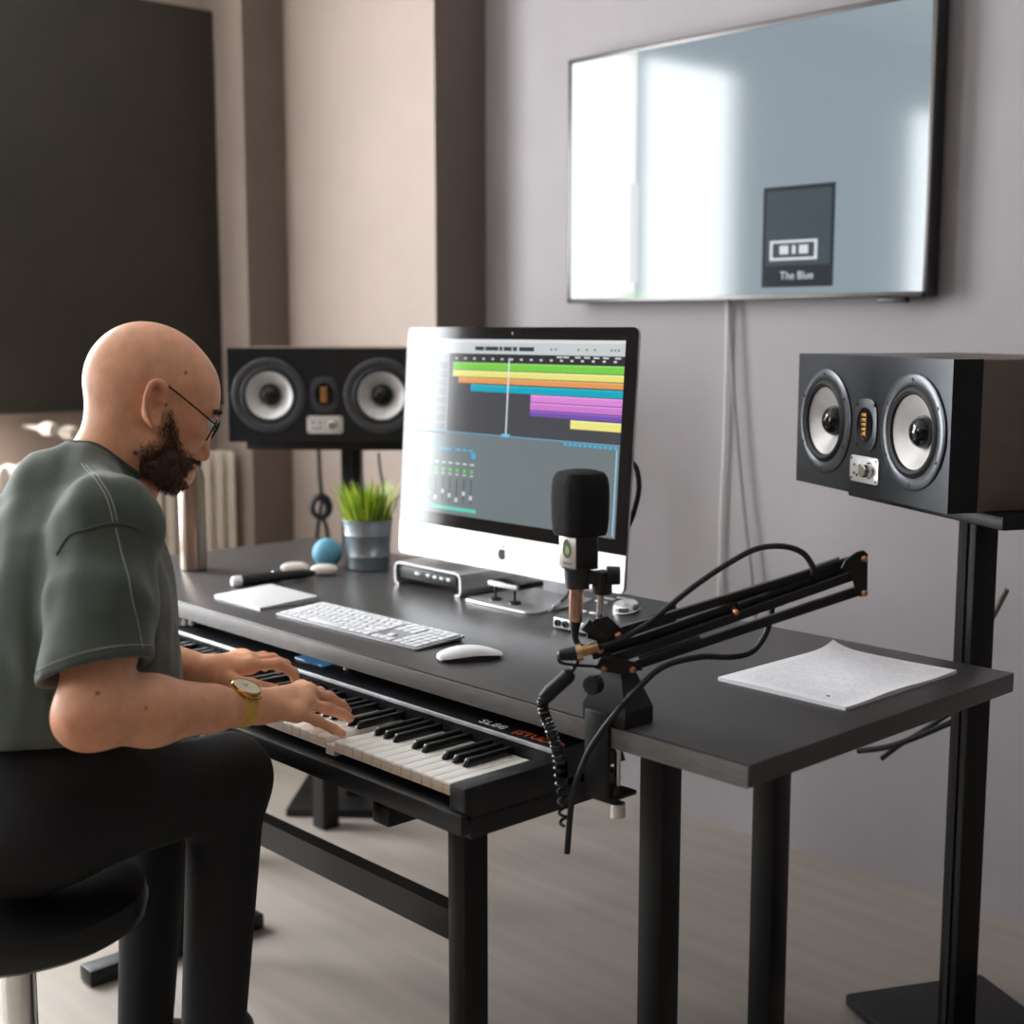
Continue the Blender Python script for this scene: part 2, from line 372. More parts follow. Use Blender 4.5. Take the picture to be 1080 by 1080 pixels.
for i in range(8):
    sq(.01, .13 + i * .05, .18, .172 + i * .05, scr('track row', (112, 114, 124)), 2); sq(.015, .14 + i * .05, .05, .165 + i * .05, scr('icon%d' % (i % 3), ((150, 210, 90), (240, 190, 80), (80, 180, 210))[i % 3]), 3)
def clip(u0, v0, v1, c, c2): sq(u0, v0, 1, v1, scr('clip %d%d%d' % c, c)); sq(u0, v0, 1, v0 + .008, scr('clip top %d%d%d' % c2, c2), 2)
clip(.21, .13, .17, (124, 212, 74), (150, 228, 100)); clip(.21, .174, .21, (240, 236, 130), (250, 246, 170)); clip(.24, .214, .245, (236, 160, 92), (244, 180, 120))
clip(.305, .252, .29, (0, 172, 200), (30, 190, 214)); clip(.60, .294, .332, (226, 140, 222), (238, 168, 234)); clip(.60, .336, .374, (214, 126, 216), (232, 160, 232)); clip(.60, .378, .408, (124, 84, 184), (150, 112, 206)); clip(.785, .415, .46, (246, 238, 136), (252, 248, 190))
sq(.488, .1, .494, .52, scr('playhead', (226, 240, 246)), 4); sq(.47, .515, .51, .532, scr('playhead foot', (110, 200, 240)), 4)
sq(0, .525, 1, .53, scr('divider', (110, 180, 214)), 2)
sq(0, .53, 1, 1, scr('lower pane', (116, 127, 130)))
for i in range(11): sq(.76 + i * .0215, .535, .775 + i * .0215, .55, scr('lane tag', (70, 180, 224)), 2)
for u0, u1 in ((.16, .22), (.24, .27), (.28, .30), (.31, .33)): sq(u0, .62, u1, .632, scr('lane tag', (70, 180, 224)), 2)
sq(.325, .635, .345, .67, scr('lane tag', (70, 180, 224)), 2)
for i in range(8):
    u = .06 + i * .037
    sq(u, .70, u + .022, .71, scr('label', (212, 218, 220)), 2); sq(u + .004, .735, u + .018, .755, scr('led', (104, 214, 96)), 2)
    sq(u + .002, .765, u + .02, .772, scr('label', (212, 218, 220)), 2); sq(u + .009, .79, u + .013, .93, scr('slot', (48, 54, 58)), 2); sq(u + .004, .86 + .02 * (i % 3), u + .018, .885 + .02 * (i % 3), scr('label', (212, 218, 220)), 3)
sq(.04, .955, .36, .975, scr('meter', (96, 214, 190)), 2)
sq(.985, .55, .992, .99, scr('scroll', (150, 200, 222)), 2)
b.build('screen', sm, mc, smooth=0)
MB().lathe([(0, .0019), (.003, .0019)], 16, MT @ Matrix.Translation((0.0, H - 0.012, 0))).build('webcam', mat('lens', (120, 124, 134), .1, var=0), mc)
ap = []
for i in range(40):                                           # fruit emblem outline with a bite
    a = 2 * PI * i / 40; r = 0.0085 * (1 - 0.16 * max(0, math.cos(a - PI / 2)) ** 8 - 0.06 * max(0, math.cos(a + PI / 2)) ** 10)
    x, y = r * math.cos(a) * 0.98, r * math.sin(a)
    dx, dy = x - 0.0102, y - 0.0012
    dd = math.hypot(dx, dy)
    if dd < 0.0044: x, y = 0.0102 + dx / dd * 0.0044, 0.0012 + dy / dd * 0.0044
    ap.append((x, y))
b = MB(); ME = MT @ Matrix.Translation((0.0, 0.034, 0)) @ Matrix.Scale(1.35, 4, (1, 0, 0)) @ Matrix.Scale(1.35, 4, (0, 1, 0)); b.prism(ap, .0014, .0019, ME)
b.prism([(0.0, .0092), (0.0008, .0122), (.0045, .0142), (.0040, .0112), (.0015, .0094)], .0014, .0019, ME); b.build('emblem', mat('dark emblem', (36, 38, 42), .25, var=0), mc, smooth=0)
b = MB(); b.prism([(0.0, 0.0), (0.19, 0.0), (0.2, .004), (0.2, .008), (.11, .0095), (0.0, .0045)], -.1, .1, Matrix(((0, 0, 1, 0.0), (1, 0, 0, -0.035), (0, 1, 0, 0), (0, 0, 0, 1)))); 
b = MB(); ft = rrect(0.2, 0.19, 0.02, 6, 0, 0.06); b.prism(ft, 0.0, 0.0055, bev=.0015); b.build('stand_foot', ALU, mc)
b = MB(); b.prism([(.155, .004), (.148, .004), (.075, .20), (.06, .30), (.066, .30), (.083, .20)], -.05, .05, Matrix(((0, 0, 1, 0), (1, 0, 0, 0), (0, 1, 0, 0), (0, 0, 0, 1)))); b.build('stand_neck', ALU, mc)

# dock shelf beside the foot, little stand on the foot
dk = thing('usb_dock', 'low silver-edged dock bracket with a row of ports left of the computer foot', 'dock', (-2.1935, 1.795, DZ))
b = MB(); t = .005; w, h, d = .213, .049, .19
o_, i_ = rrect(w, h + .02, .012, 6, 0, h / 2 - .01), None
pth = [(-w / 2 + .012, .0025), (-w / 2 + .004, .004), (-w / 2, .010), (-w / 2, h - .012), (-w / 2 + .004, h - .004), (-w / 2 + .012, h), (w / 2 - .012, h), (w / 2 - .004, h - .004), (w / 2, h - .012), (w / 2, .010), (w / 2 - .004, .004), (w / 2 - .016, .0025)]
vs = []
for k, (x, z) in enumerate(pth):
    a = V(pth[max(k - 1, 0)]); c = V(pth[min(k + 1, len(pth) - 1)]); tt = (c - a) / np.linalg.norm(c - a); nn = V([-tt[1], tt[0]]) * t / 2
    for s_ in (1, -1):
        for y in (0, d): vs.append((x + nn[0] * s_, y, z + nn[1] * s_))
fs = []
for k in range(len(pth) - 1):
    A, B_ = 4 * k, 4 * k + 4
    fs += [(A, B_, B_ + 1, A + 1), (A + 2, A + 3, B_ + 3, B_ + 2), (A, A + 2, B_ + 2, B_), (A + 1, B_ + 1, B_ + 3, A + 3)]
e = 4 * (len(pth) - 1); fs += [(0, 1, 3, 2), (e, e + 2, e + 3, e + 1)]
b.add(vs, fs); b.build('bracket', ALU, dk)
MB().box((-.006, .03, .029), (.19, .05, .026), bev=.002).build('port_housing', BLACK, dk)
for i, x in enumerate((-.035, 0.0, .022, .044, .066)): MB().box((x, .0045, .031), (.016 if i == 0 else .011, .002, .006), bev=.0008).build('port', mat('port metal', (190, 192, 196), .3, metal=.8, var=0), dk)
ms = thing('miniature_stand', 'tiny black stand with a silver front bar and two feet under the screen', 'stand', (-1.97, 1.83, DZ + .0057))
for x, y in ((-.034, -.012), (.022, -.012)):
    MB().lathe([(0, .006), (.004, .006), (.012, .004), (.014, 0), (0, 0)], 16, Matrix.Translation((x, y, 0))).build('foot', BLACK, ms)
    MB().cyl((x, y, .004), (x, y, .030), .0028).build('post', BLACK, ms)
MB().box((-.006, .02, .034), (.085, .07, .012), bev=.003).build('deck', BLACKG, ms)
MB().box((-.006, -.0175, .034), (.085, .006, .009), bev=.0012).build('front_bar', SILV, ms)

# ------------------------------------------------------------------ keyboard, trackpad, mouse
kbd = thing('computer_keyboard', 'slim white aluminium computer keyboard with number pad on the desk', 'keyboard', (-2.204, 1.428, DZ), math.radians(1.2))
KL, KD = .419, .115; sl = math.atan(.006 / KD)
MK = Matrix.Rotation(sl, 4, 'X')
b = MB(); b.prism(rrect(KL, KD, .006, 5, KL / 2, KD / 2), .0005, .0042, MK, bev=.0006)
b.box((KL / 2, KD - .008, .003), (KL - .02, .012, .006)); b.build('base_plate', mat('keyboard aluminium', (176, 177, 181), .35, metal=.5, var=.01), kbd)
KEYM = mat('white keycap', (232, 232, 236), .4, var=.01)
def keycap(x, y, w, d, nm='key'):
    o = MB().box((0, 0, 0), (w - .0042, d - .0042, .0022), bev=.0007).build(nm, KEYM, kbd, loc=MK @ Vector((x + w / 2, y + d / 2, .0052))); o.rotation_euler = (sl, 0, 0); return o
pit_ = .0188; y0 = .006
rows = [[1, 1, 1, 1.25, 5, 1.25, 1, 1, 1], [2.3] + [1] * 10 + [2.2], [1.75] + [1] * 11 + [1.75], [1.5] + [1] * 12 + [1], [1] * 13 + [1.5]]
for r, ws in enumerate(rows):
    sc_ = 14.5 / sum(ws); x = .006
    for w_ in ws: keycap(x, y0 + r * pit_, w_ * sc_ * pit_, pit_); x += w_ * sc_ * pit_
xs = .006 + 14.5 * pit_ + .006
for dx, dy in ((0, 0), (1, 0), (2, 0), (1, 1)): keycap(xs + dx * pit_, y0 + dy * pit_, pit_, pit_)
for r in (3, 4):
    for k in range(3): keycap(xs + k * pit_, y0 + r * pit_, pit_, pit_)
xn = xs + 3 * pit_ + .005
wn_ = (KL - .006 - xn) / 4
for r in range(5):
    for k in range(4): keycap(xn + k * wn_, y0 + r * pit_, wn_, pit_)
b = MB()
for k in range(19):
    b.box(MK @ Vector((.006 + (k + .5) * (KL - .012) / 19, y0 + 5 * pit_ + .005, .0050)), ((KL - .012) / 19 - .003, .0085, .0020), bev=.0006, M=MK)
b.build('function_row', KEYM, kbd)['kind'] = 'stuff'
tp = thing('trackpad', 'flat white square trackpad left of the keyboard', 'trackpad', (-2.437, 1.432, DZ), math.radians(-1.0))
b = MB(); TW, TD = .178, .137; prof = [(0, .0004), (0, .0045), (TD, .0105), (TD, .0004)]
MTP = Matrix.Rotation(math.atan(.006 / TD), 4, 'X')
b.prism(rrect(TW, TD, .007, 5, TW / 2, TD / 2), .0035, .0052, MTP, bev=.0005); b.build('touch_surface', WHITEP, tp)
MB().prism([(0.002, .0004), (.002, .0036), (TD - .002, .0092), (TD - .002, .0004)], .002, TW - .002, Matrix(((0, 0, 1, 0), (1, 0, 0, 0), (0, 1, 0, 0), (0, 0, 0, 1)))).build('body', ALU, tp, smooth=0)
mo = thing('computer_mouse', 'low white curved mouse on the desk in front of the keyboard end', 'mouse', (-1.684, 1.470, DZ), math.radians(-24))
def arch(z0f, zt, name, m, sc_=1.0):
    b = MB(); nu, nv = 28, 20; vs = []; fs = []
    for i in range(nu + 1):
        t_ = -1 + 2 * i / nu; a = math.sin(t_ * PI / 2)
        wv = (1 - abs(a) ** 3.2) ** (1 / 2.6) if abs(a) < 1 else 0
        for j in range(nv + 1):
            s_ = math.sin((-1 + 2 * j / nv) * PI / 2)
            x = .0285 * sc_ * wv * s_; y = .0565 * sc_ * a
            z = z0f(a) + (zt * (1 - .55 * a * a - .12 * a) - z0f(a)) * (1 - abs(s_) ** 4) ** .8
            vs.append((x, y, z))
    for i in range(nu):
        for j in range(nv): fs.append((i * (nv + 1) + j, i * (nv + 1) + j + 1, (i + 1) * (nv + 1) + j + 1, (i + 1) * (nv + 1) + j))
    n0 = len(vs); vs2 = [(x, y, min(z0f(y / (.0565 * sc_)), z)) for x, y, z in vs]; fs2 = [tuple(i + n0 for i in f[::-1]) for f in fs]
    b.add(vs + vs2, fs + fs2); return b.build(name, m, mo)
arch(lambda a: .0045 + .0065 * (1 - a * a), .0215, 'shell', WHITEP)
b = MB(); bo = [(.024 * math.copysign(abs(math.cos(a)) ** .7, math.cos(a)), .052 * math.copysign(abs(math.sin(a)) ** .7, math.sin(a))) for a in np.linspace(0, 2 * PI, 40, endpoint=False)]
b.prism(bo, .0003, .007); b.build('base', mat('mouse base', (60, 60, 64), .4, metal=.3, var=0), mo)

# ------------------------------------------------------------------ plant, ball, pebbles, pen, flask
pc = (-2.497, 1.872, DZ)
pt = thing('potted_grass', 'bright green artificial grass in a galvanised zinc pot', 'potted plant', pc)
ZINC = mat('zinc pot', (150, 160, 165), .42, metal=.85, var=.1, scale=12)
MB().lathe([(0, .001), (.046, .001), (.048, .003), (.050, .030), (.0515, .032), (.0505, .036), (.053, .078), (.0545, .080), (.0535, .084), (.056, .110), (.0585, .112), (.0585, .115), (.0555, .115), (.053, .09), (0, .088)], 48).build('pot', ZINC, pt)
MB().lathe([(0, .098), (.03, .099), (.0535, .096)], 24).build('soil', mat('soil', (52, 40, 30), .9, var=.3, scale=80), pt)
b = MB()
for i in range(300):
    a = random.uniform(0, 2 * PI); r = .05 * math.sqrt(random.random()); L = random.uniform(.05, .118)
    lean = random.uniform(0.1, .75) * (r / .05) + random.uniform(0, .18); aa = a + random.uniform(-.7, .7)
    p = V([r * math.cos(a), r * math.sin(a), .096]); dr = V([math.cos(aa), math.sin(aa), 0]); w = random.uniform(.0022, .0042); sd = V([-dr[1], dr[0], 0])
    vs = []
    for k in range(5):
        t_ = k / 4; c = p + dr * lean * L * t_ ** 1.6 * .8 + V([0, 0, L * (t_ - .12 * lean * t_ * t_)]); ww = w * (1 - t_ ** 2 * .95)
        vs += [c - sd * ww + dr * .0004, c + sd * ww + dr * .0004]
    b.add(vs, [(2 * k, 2 * k + 1, 2 * k + 3, 2 * k + 2) for k in range(4)], random.choice((0, 0, 1, 2)))
b.build('grass', [mat('grass lime', (158, 190, 34), .45, var=.1), mat('grass green', (84, 124, 22), .45, var=.1), mat('grass yellow', (222, 226, 84), .45, var=.1)], pt, smooth=60)
p = onz(345, 583, DZ + .034)
tag(MB().ball((0, 0, 0), .034, n=32, m=20).build('ball', mat('blue rubber', (96, 160, 186), .6, var=.06), loc=p), 'pale blue ball resting on the desk beside the zinc pot', 'ball')
for k, (x, y, lb) in enumerate(((311, 598.5, 'white pebble-shaped case, the left one beside the blue ball'), (342, 600.5, 'white pebble-shaped case, the right one touching the blue ball'))):
    p = onz(x, y, DZ + .0122)
    tag(MB().ball((0, 0, 0), (.032 if k == 0 else .031, .020, .0122), n=32, m=20, e=.85).build('earbud_case', mat('cream gloss', (234, 222, 212), .3, var=.01), loc=p, rz=math.atan2(Rr[1], Rr[0])), lb, 'case', 'white cases by the pot')
q0, q1 = onz(250, 613, DZ + .012), onz(333, 604, DZ + .012); dq = (q1 - q0); Lp = np.linalg.norm(dq)
pen = thing('marker_pen', 'thick black marker pen with a white end lying behind the trackpad', 'pen', tuple(q0), math.atan2(dq[1], dq[0]))
MY = Matrix.Rotation(PI / 2, 4, 'Y')
MB().lathe([(0, .006), (.0115, .006), (.012, .01), (.012, Lp * .5), (.0105, Lp * .52), (.0105, Lp - .03), (.006, Lp - .004), (0, Lp)], 20, MY).build('barrel', BLACK, pen)
MB().lathe([(0, -.012), (.0085, -.012), (.0115, -.008), (.0118, .008), (0, .008)], 20, MY).build('end_cap', WHITEP, pen)
MB().box((Lp * .5, 0, .0125), (.022, .006, .003), bev=.001).build('clip', CHROME, pen)
p = onz(201.5, 603, DZ); p = p + fh * .03
fl = thing('flask', 'brushed steel drinking flask standing at the left end of the desk', 'bottle', tuple(p[:2]) + (DZ,))
MB().lathe([(0, 0), (.027, 0), (.0298, .003), (.03, .02), (.03, .205), (.028, .218), (.022, .232), (.0185, .236), (.0185, .24), (0, .24)], 40).build('body', mat('brushed steel', (164, 146, 134), .28, metal=1.0, var=.05, stretch=(1, 1, 12)), fl)
MB().lathe([(.021, .236), (.0225, .238), (.0225, .262), (.02, .267), (0, .268)], 32).build('cap', mat('dark steel cap', (70, 64, 60), .35, metal=.7, var=.05), fl)

# ------------------------------------------------------------------ loudspeakers on stands
CAB = mat('speaker cabinet', (104, 93, 86), .5, var=.08, scale=40, bump=.1, bscale=500)
BAF = mat('speaker baffle', (46, 48, 51), .31, metal=.65, var=.06, bump=.04, bscale=600)
CONE = mat('silver cone', (214, 210, 208), .42, metal=.35, var=.06, scale=60)
RING = mat('driver ring', (82, 84, 88), .3, metal=.65, var=.05)
def speaker(label, loc, rz, grp):
    s = thing('loudspeaker', label, 'speaker', loc, rz, grp)
    wd, ht, dp, yf = .49, .235, .33, -.165
    MB().box((0, .022, ht / 2), (wd, dp - .046, ht), bev=.004).build('cabinet', CAB, s)
    b = MB(); hw, yq, yb_ = wd / 2, yf - .007, yf + .045; hx = .142
    def front(x0, x1, cx):                                    # rectangle with a round hole for a driver
        n_ = 64; pr = []
        for i in range(n_):
            a = 2 * PI * (i + .5) / n_; dx, dz = math.cos(a), math.sin(a)
            t = min([(x1 - cx) / dx if dx > 0 else (x0 - cx) / dx, (ht / 2) / abs(dz)]); pr.append((cx + dx * t, yq, ht / 2 + dz * t))
        for cxn, czn in ((x1, ht), (x0, ht), (x0, 0), (x1, 0)):
            k = min(range(n_), key=lambda j: (pr[j][0] - cxn) ** 2 + (pr[j][2] - czn) ** 2); pr[k] = (cxn, yq, czn)
        ci = [(cx + .0745 * math.cos(2 * PI * (i + .5) / n_), yq, ht / 2 + .0745 * math.sin(2 * PI * (i + .5) / n_)) for i in range(n_)]
        cb = [(x, yq + .03, z) for x, y, z in ci]
        b.add(pr + ci + cb, [(i, (i + 1) % n_, n_ + (i + 1) % n_, n_ + i) for i in range(n_)] + [(n_ + i, n_ + (i + 1) % n_, 2 * n_ + (i + 1) % n_, 2 * n_ + i) for i in range(n_)])
    front(-hw, -.05, -hx); front(.05, hw, hx); b.quad((-.05, yq, 0), (.05, yq, 0), (.05, yq, ht), (-.05, yq, ht))
    for A_, B2 in (((-hw, 0), (hw, 0)), ((hw, 0), (hw, ht)), ((hw, ht), (-hw, ht)), ((-hw, ht), (-hw, 0))): b.quad((A_[0], yq, A_[1]), (B2[0], yq, B2[1]), (B2[0], yb_, B2[1]), (A_[0], yb_, A_[1]))
    b.build('baffle', BAF, s, smooth=25)
    y0 = yf - .007
    for x in (-.142, .142):
        M = Matrix.Translation((x, y0, .1175)) @ RX90
        w = MB().lathe([(.093, -.001), (.0935, .0025), (.090, .0042), (.076, .0045), (.0735, .003), (.073, -.004)], 64, M).build('woofer', RING, s)
        MB().lathe([(.0735, .001), (.071, .004), (.066, .0062), (.061, .004), (.0585, -.004)], 64, M).build('surround', RUBBER, w)
        MB().lathe([(.0595, -.0005), (.05, -.006), (.038, -.014), (.026, -.021)], 64, M).build('cone', CONE, w)
        MB().lathe([(.0275, -.020), (.0265, -.014), (.021, -.005), (.012, .0005), (0, .002)], 48, M).build('dust_cap', BLACKG, w)
        for i in range(6):
            a = PI / 2 + i * PI / 3
            MB().lathe([(.0028, .0035), (.0028, .0056), (0, .0058)], 12, M @ Matrix.Translation((.0835 * math.cos(a), .0835 * math.sin(a), 0))).build('screw', BLACK, w)
    M = Matrix.Translation((0, y0, .120)) @ RX90
    b = MB(); pl = []
    for i in range(48):
        a = 2 * PI * i / 48; c, s_ = math.cos(a), math.sin(a); pl.append((.036 * math.copysign(abs(c) ** .55, c), .044 * math.copysign(abs(s_) ** .7, s_)))
    b.prism(pl, -.002, .0025, M, bev=.0006); tw = b.build('tweeter', mat('tweeter plate', (74, 76, 80), .33, metal=.65, var=.04), s)
    MB().lathe([(.024, .0024), (.0245, .004), (.0225, .0042), (.021, .0026)], 40, M @ Matrix.Scale(1.2, 4, (0, 1, 0))).build('rim', BLACKG, tw)
    MB().prism([(.022 * math.cos(a), .026 * math.sin(a)) for a in np.linspace(0, 2 * PI, 30, endpoint=False)], .002, .0027, M).build('grille_back', BLACKG, tw)
    rb = MB()
    for i in range(5):
        rb.box(M @ Vector((-.003, -.016 + i * .008, .0035)), (.013, .003, .0055), bev=.0008)
    rb.box(M @ Vector((.0055, 0, .0035)), (.002, .003, .042)); rb.build('ribbon', mat('gold ribbon', (196, 148, 84), .3, metal=.8, var=.05), tw)
    for sx in (-1, 1):
        for sy in (-1, 1): MB().lathe([(.0028, .002), (.0028, .0042), (0, .0044)], 12, M @ Matrix.Translation((sx * .028, sy * .034, 0))).build('screw', BLACK, tw)
    M = Matrix.Translation((0, y0, .044)) @ RX90
    cp = MB().prism(rrect(.092, .045, .008), -.001, .0028, M, bev=.0008).build('control_panel', mat('control plate', (226, 224, 222), .3, metal=.5, var=.02), s)
    MB().lathe([(.0145, .0025), (.0145, .004), (.0115, .0045), (.011, .017), (.0095, .0185), (0, .0185)], 32, M @ Matrix.Translation((.020, 0, 0))).build('knob', CHROME, cp)
    for (x, y) in ((-.030, .006), (-.012, .006), (-.030, -.008), (-.021, -.011), (-.012, -.008)): MB().lathe([(.0026, .0026), (.0026, .0036), (0, .0038)], 12, M @ Matrix.Translation((x, y, 0))).build('switch', mat('dark switch', (70, 66, 66), .4, var=0), cp)
    for sx in (-1, 1):
        for sy in (-1, 1): MB().lathe([(.0022, .0026), (.0022, .0036), (0, .0038)], 10, M @ Matrix.Translation((sx * .040, sy * .017, 0))).build('screw', BLACK, cp)
    return s
th = math.radians(44)
th2 = math.radians(27); RS, LS = (-1.286 + .165 * math.sin(th2), 2.02 + .165 * math.cos(th2)), (-2.852 - .165 * math.sin(th), 2.011 + .165 * math.cos(th))
speaker('black loudspeaker by the grey wall above the paper stack, at right', (RS[0], RS[1], 1.004), -th2, 'studio loudspeakers')
speaker('black loudspeaker between the man and the computer, partly hidden by the screen', (LS[0], LS[1], 1.0), th, 'studio loudspeakers')
def stand(label, x, y, z, rz, off):
    s = thing('speaker_stand', label, 'speaker stand', (x, y, 0), rz, 'speaker stands behind the desk')
    MB().box((off, -.01, z - .0112), (.46, .28, .022), bev=.003).build('top_plate', BLACKM, s)
    MB().box((0, 0, (z - .02) / 2 + .01), (.052, .046, z - .045), bev=.003).build('pole', mat('black steel pole', (26, 26, 27), .4, metal=.3, var=.08), s)
    MB().box((0, -.0245, (z - .02) / 2 + .01), (.012, .004, z - .045)).build('cable_channel', RUBBER, s)
    MB().box((0, .02, .012), (.34, .30, .024), bev=.006).build('base_plate', BLACKM, s)
stand('black pole stand under the right loudspeaker, standing behind the desk corner', RS[0] + .035, RS[1] + .03, 1.004, -th2, .045)
stand('black pole stand under the left loudspeaker, behind the grass pot', LS[0] + .037 * Rr[0], LS[1] + .037 * Rr[1], 1.0, th, -.015)

def cable(name, pts, r, label, m=None, cat='cable', n=10, mats=None):
    return tag(MB().tube(crv(pts, 10), r, n).build(name, m or RUBBER), label, cat)
# cables below the left speaker
D = 3.84
cable('speaker_cable', [atd(336, 470, D), atd(337, 500, D), atd(339, 528, D), atd(336, 550, D), atd(334, 580, D), atd(336, 640, D)], .006, 'thick black cable hanging below the left loudspeaker')
c0 = atd(338, 535, D - .05); b = MB()
for k in range(4):
    b.tube([c0 + Rr * (.02 + .002 * k) * math.cos(a) + V([0, 0, 1]) * (.026 + .002 * k) * math.sin(a) + fh * .008 * (k - 1.5) for a in np.linspace(0, 2 * PI, 25)], .007, 8)
b.tube(crv([c0 + V([0, 0, -.02]), atd(345, 560, D - .05), atd(346, 600, D - .05), atd(346, 640, D - .05)]), .006, 8)
tag(b.build('cable_coil', RUBBER), 'black coiled cable bundle hanging behind the blue ball', 'cable')
cable('thin_cable', [atd(399, 478, 3.5), atd(401, 495, 3.5), atd(405, 520, 3.5), atd(408, 560, 3.5), atd(409, 640, 3.5)], .0035, 'thin grey cable hanging behind the grass pot', mat('grey cable', (90, 82, 80), .6))

# ------------------------------------------------------------------ television and its cables
tx0, tx1, tz = onY(599, 320, Yw - .055)[0], onY(978, 312, Yw - .055)[0], 1.352
tw_, thh = tx1 - tx0, .64
tv = thing('television', 'wall-mounted flat television above the right loudspeaker', 'television', ((tx0 + tx1) / 2, Yw - .055, tz))
MB().box((0, .0225, thh / 2), (tw_, .045, thh), bev=.004).build('casing', BLACK, tv)
b = MB(); bz = .012
for c, d in (((0, -.001, bz / 2), (tw_, .006, bz)), ((0, -.001, thh - bz / 2), (tw_, .006, bz)), ((-tw_ / 2 + bz / 2, -.001, thh / 2), (bz, .006, thh)), ((tw_ / 2 - bz / 2, -.001, thh / 2), (bz, .006, thh))): b.box(c, d, bev=.001)
b.build('bezel', mat('dark silver bezel', (96, 94, 92), .3, metal=.7, var=.03), tv)
b = MB(); sm2 = []
def tq(x0, z0, x1, z1, m, lay):
    if m not in sm2: sm2.append(m)
    y = -.0005 - .0002 * lay; b.quad((x0, y, z0), (x1, y, z0), (x1, y, z1), (x0, y, z1), sm2.index(m))
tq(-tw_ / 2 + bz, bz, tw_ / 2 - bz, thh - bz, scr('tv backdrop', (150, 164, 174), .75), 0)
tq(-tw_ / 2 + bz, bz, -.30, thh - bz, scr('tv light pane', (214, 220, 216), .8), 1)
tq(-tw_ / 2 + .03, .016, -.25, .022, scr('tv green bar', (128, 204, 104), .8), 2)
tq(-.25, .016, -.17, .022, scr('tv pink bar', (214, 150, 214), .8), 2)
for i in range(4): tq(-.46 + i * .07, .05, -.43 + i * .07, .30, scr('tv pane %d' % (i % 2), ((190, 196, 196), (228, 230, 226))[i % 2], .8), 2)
ix0, ix1 = .105, .305
tq(ix0, .028, ix1, .26, scr('tv card', (44, 54, 62), .8), 2)
tq(ix0 + .01, .078, ix1 - .01, .25, scr('tv card face', (70, 84, 92), .8), 3)
for x0, z0, x1, z1 in ((.022, .09, .155, .096), (.022, .13, .155, .136), (.022, .09, .03, .13), (.147, .09, .155, .13), (.05, .104, .075, .124), (.085, .104, .095, .124), (.105, .104, .13, .124)): tq(ix0 + x0, z0, ix0 + x1, z1, scr('tv card mark', (226, 232, 234), .8), 4)
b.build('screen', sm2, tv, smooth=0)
text('The Blue', .026, .0002, 'caption', scr('tv caption', (220, 226, 230), .8), tv, Matrix.Translation(((ix0 + ix1) / 2, -.0018, .046)) @ RX90, 'CENTER')
MB().box((tw_ / 2 - .09, .012, -.006), (.07, .02, .012), bev=.002).build('sensor', BLACK, tv)
WC = mat('pale cable', (226, 222, 220), .5, var=.02); GC = mat('grey cord', (150, 146, 146), .5, var=.02)
yc = Yw - .012
cable('pale_cord', [onY(767, 305, yc), onY(767, 330, yc), onY(766, 400, yc), onY(764, 470, yc), onY(761, 540, yc), onY(759, 620, yc), onY(757, 700, yc)], .0042, 'pale cord hanging down the wall below the television', WC, 'cord')
cable('signal_cord', [onY(769, 305, yc - .012), onY(769, 330, yc - .012), onY(773, 400, yc - .012), onY(779, 480, yc - .012), onY(786, 550, yc - .012), onY(793, 610, yc - .012), onY(800, 700, yc - .012)], .0045, 'greyer cord hanging beside the pale cord below the television', GC, 'cord')
cable('wall_cord', [onY(1062, 622, 2.4), onY(1050, 645, 2.4), onY(1036, 672, 2.4), onY(1024, 700, 2.4), onY(1016, 740, 2.4)], .005, 'brown cord running up to the right from behind the desk corner', mat('brown cord', (110, 98, 92), .6), 'cord')
cable('power_lead', [onY(905, 792, 2.30), onY(935, 788, 2.30), onY(965, 778, 2.30), onY(1003, 762, 2.30)], .006, 'black lead drooping under the desk corner towards the stand pole', None, 'cord')
cable('thin_lead', [onY(930, 800, 2.32), onY(950, 785, 2.32), onY(975, 770, 2.32), onY(1005, 750, 2.32)], .005, 'second black lead crossing the first under the desk corner', None, 'cord')
cable('looped_cable', [onY(667, 488, 1.93), onY(672, 496, 1.93), onY(674, 515, 1.93), onY(670, 535, 1.93), onY(664, 552, 1.93), onY(650, 570, 1.93)], .005, 'black cable looping out behind the right edge of the screen', None)
jk = [onz(606, 605, DZ + .05), onz(603, 618, DZ + .026), onz(597, 630, DZ + .0135), onz(588, 637, DZ + .0115)]
o = thing('audio_jack_lead', 'black lead with a silver jack plug lying behind the microphone', 'cable', (0, 0, 0))
MB().tube(crv([onY(612, 590, 1.9)] + jk, 10), .003, 8).build('lead', RUBBER, o)
MB().tube([onz(590, 635.5, DZ + .0115), onz(584, 640, DZ + .0115), onz(583.9, 640.1, DZ + .0115), onz(578, 646, DZ + .0105)], [.0042, .0042, .0024, .0018], 12).build('plug', CHROME, o)

# ------------------------------------------------------------------ audio interface
ai = thing('audio_interface', 'dark audio interface with a silver dial under the microphone arm', 'audio interface', (-1.755, 1.735, DZ))
MYZ = Matrix(((0, 0, 1, 0), (1, 0, 0, 0), (0, 1, 0, 0), (0, 0, 0, 1)))
MB().prism([(0, .004), (0, .022), (.012, .026), (.15, .05), (.15, .004)], 0, .165, MYZ, bev=.001).build('body', mat('interface top', (62, 63, 67), .35, metal=.4, var=.05), ai, smooth=20)
MB().box((.0825, -.0012, .0135), (.16, .003, .018), bev=.0008).build('front_plate', SILV, ai)
for x in (.014, .034): MB().lathe([(.0065, .0), (.0065, .004), (.0035, .004), (.0035, .001), (0, .001)], 20, Matrix.Translation((x, -.002, .0135)) @ RX90).build('socket', BLACK, ai)
sl2 = math.atan(.024 / .138); MA = Matrix.Translation((.0, .012, .026)) @ Matrix.Rotation(sl2, 4, 'X')
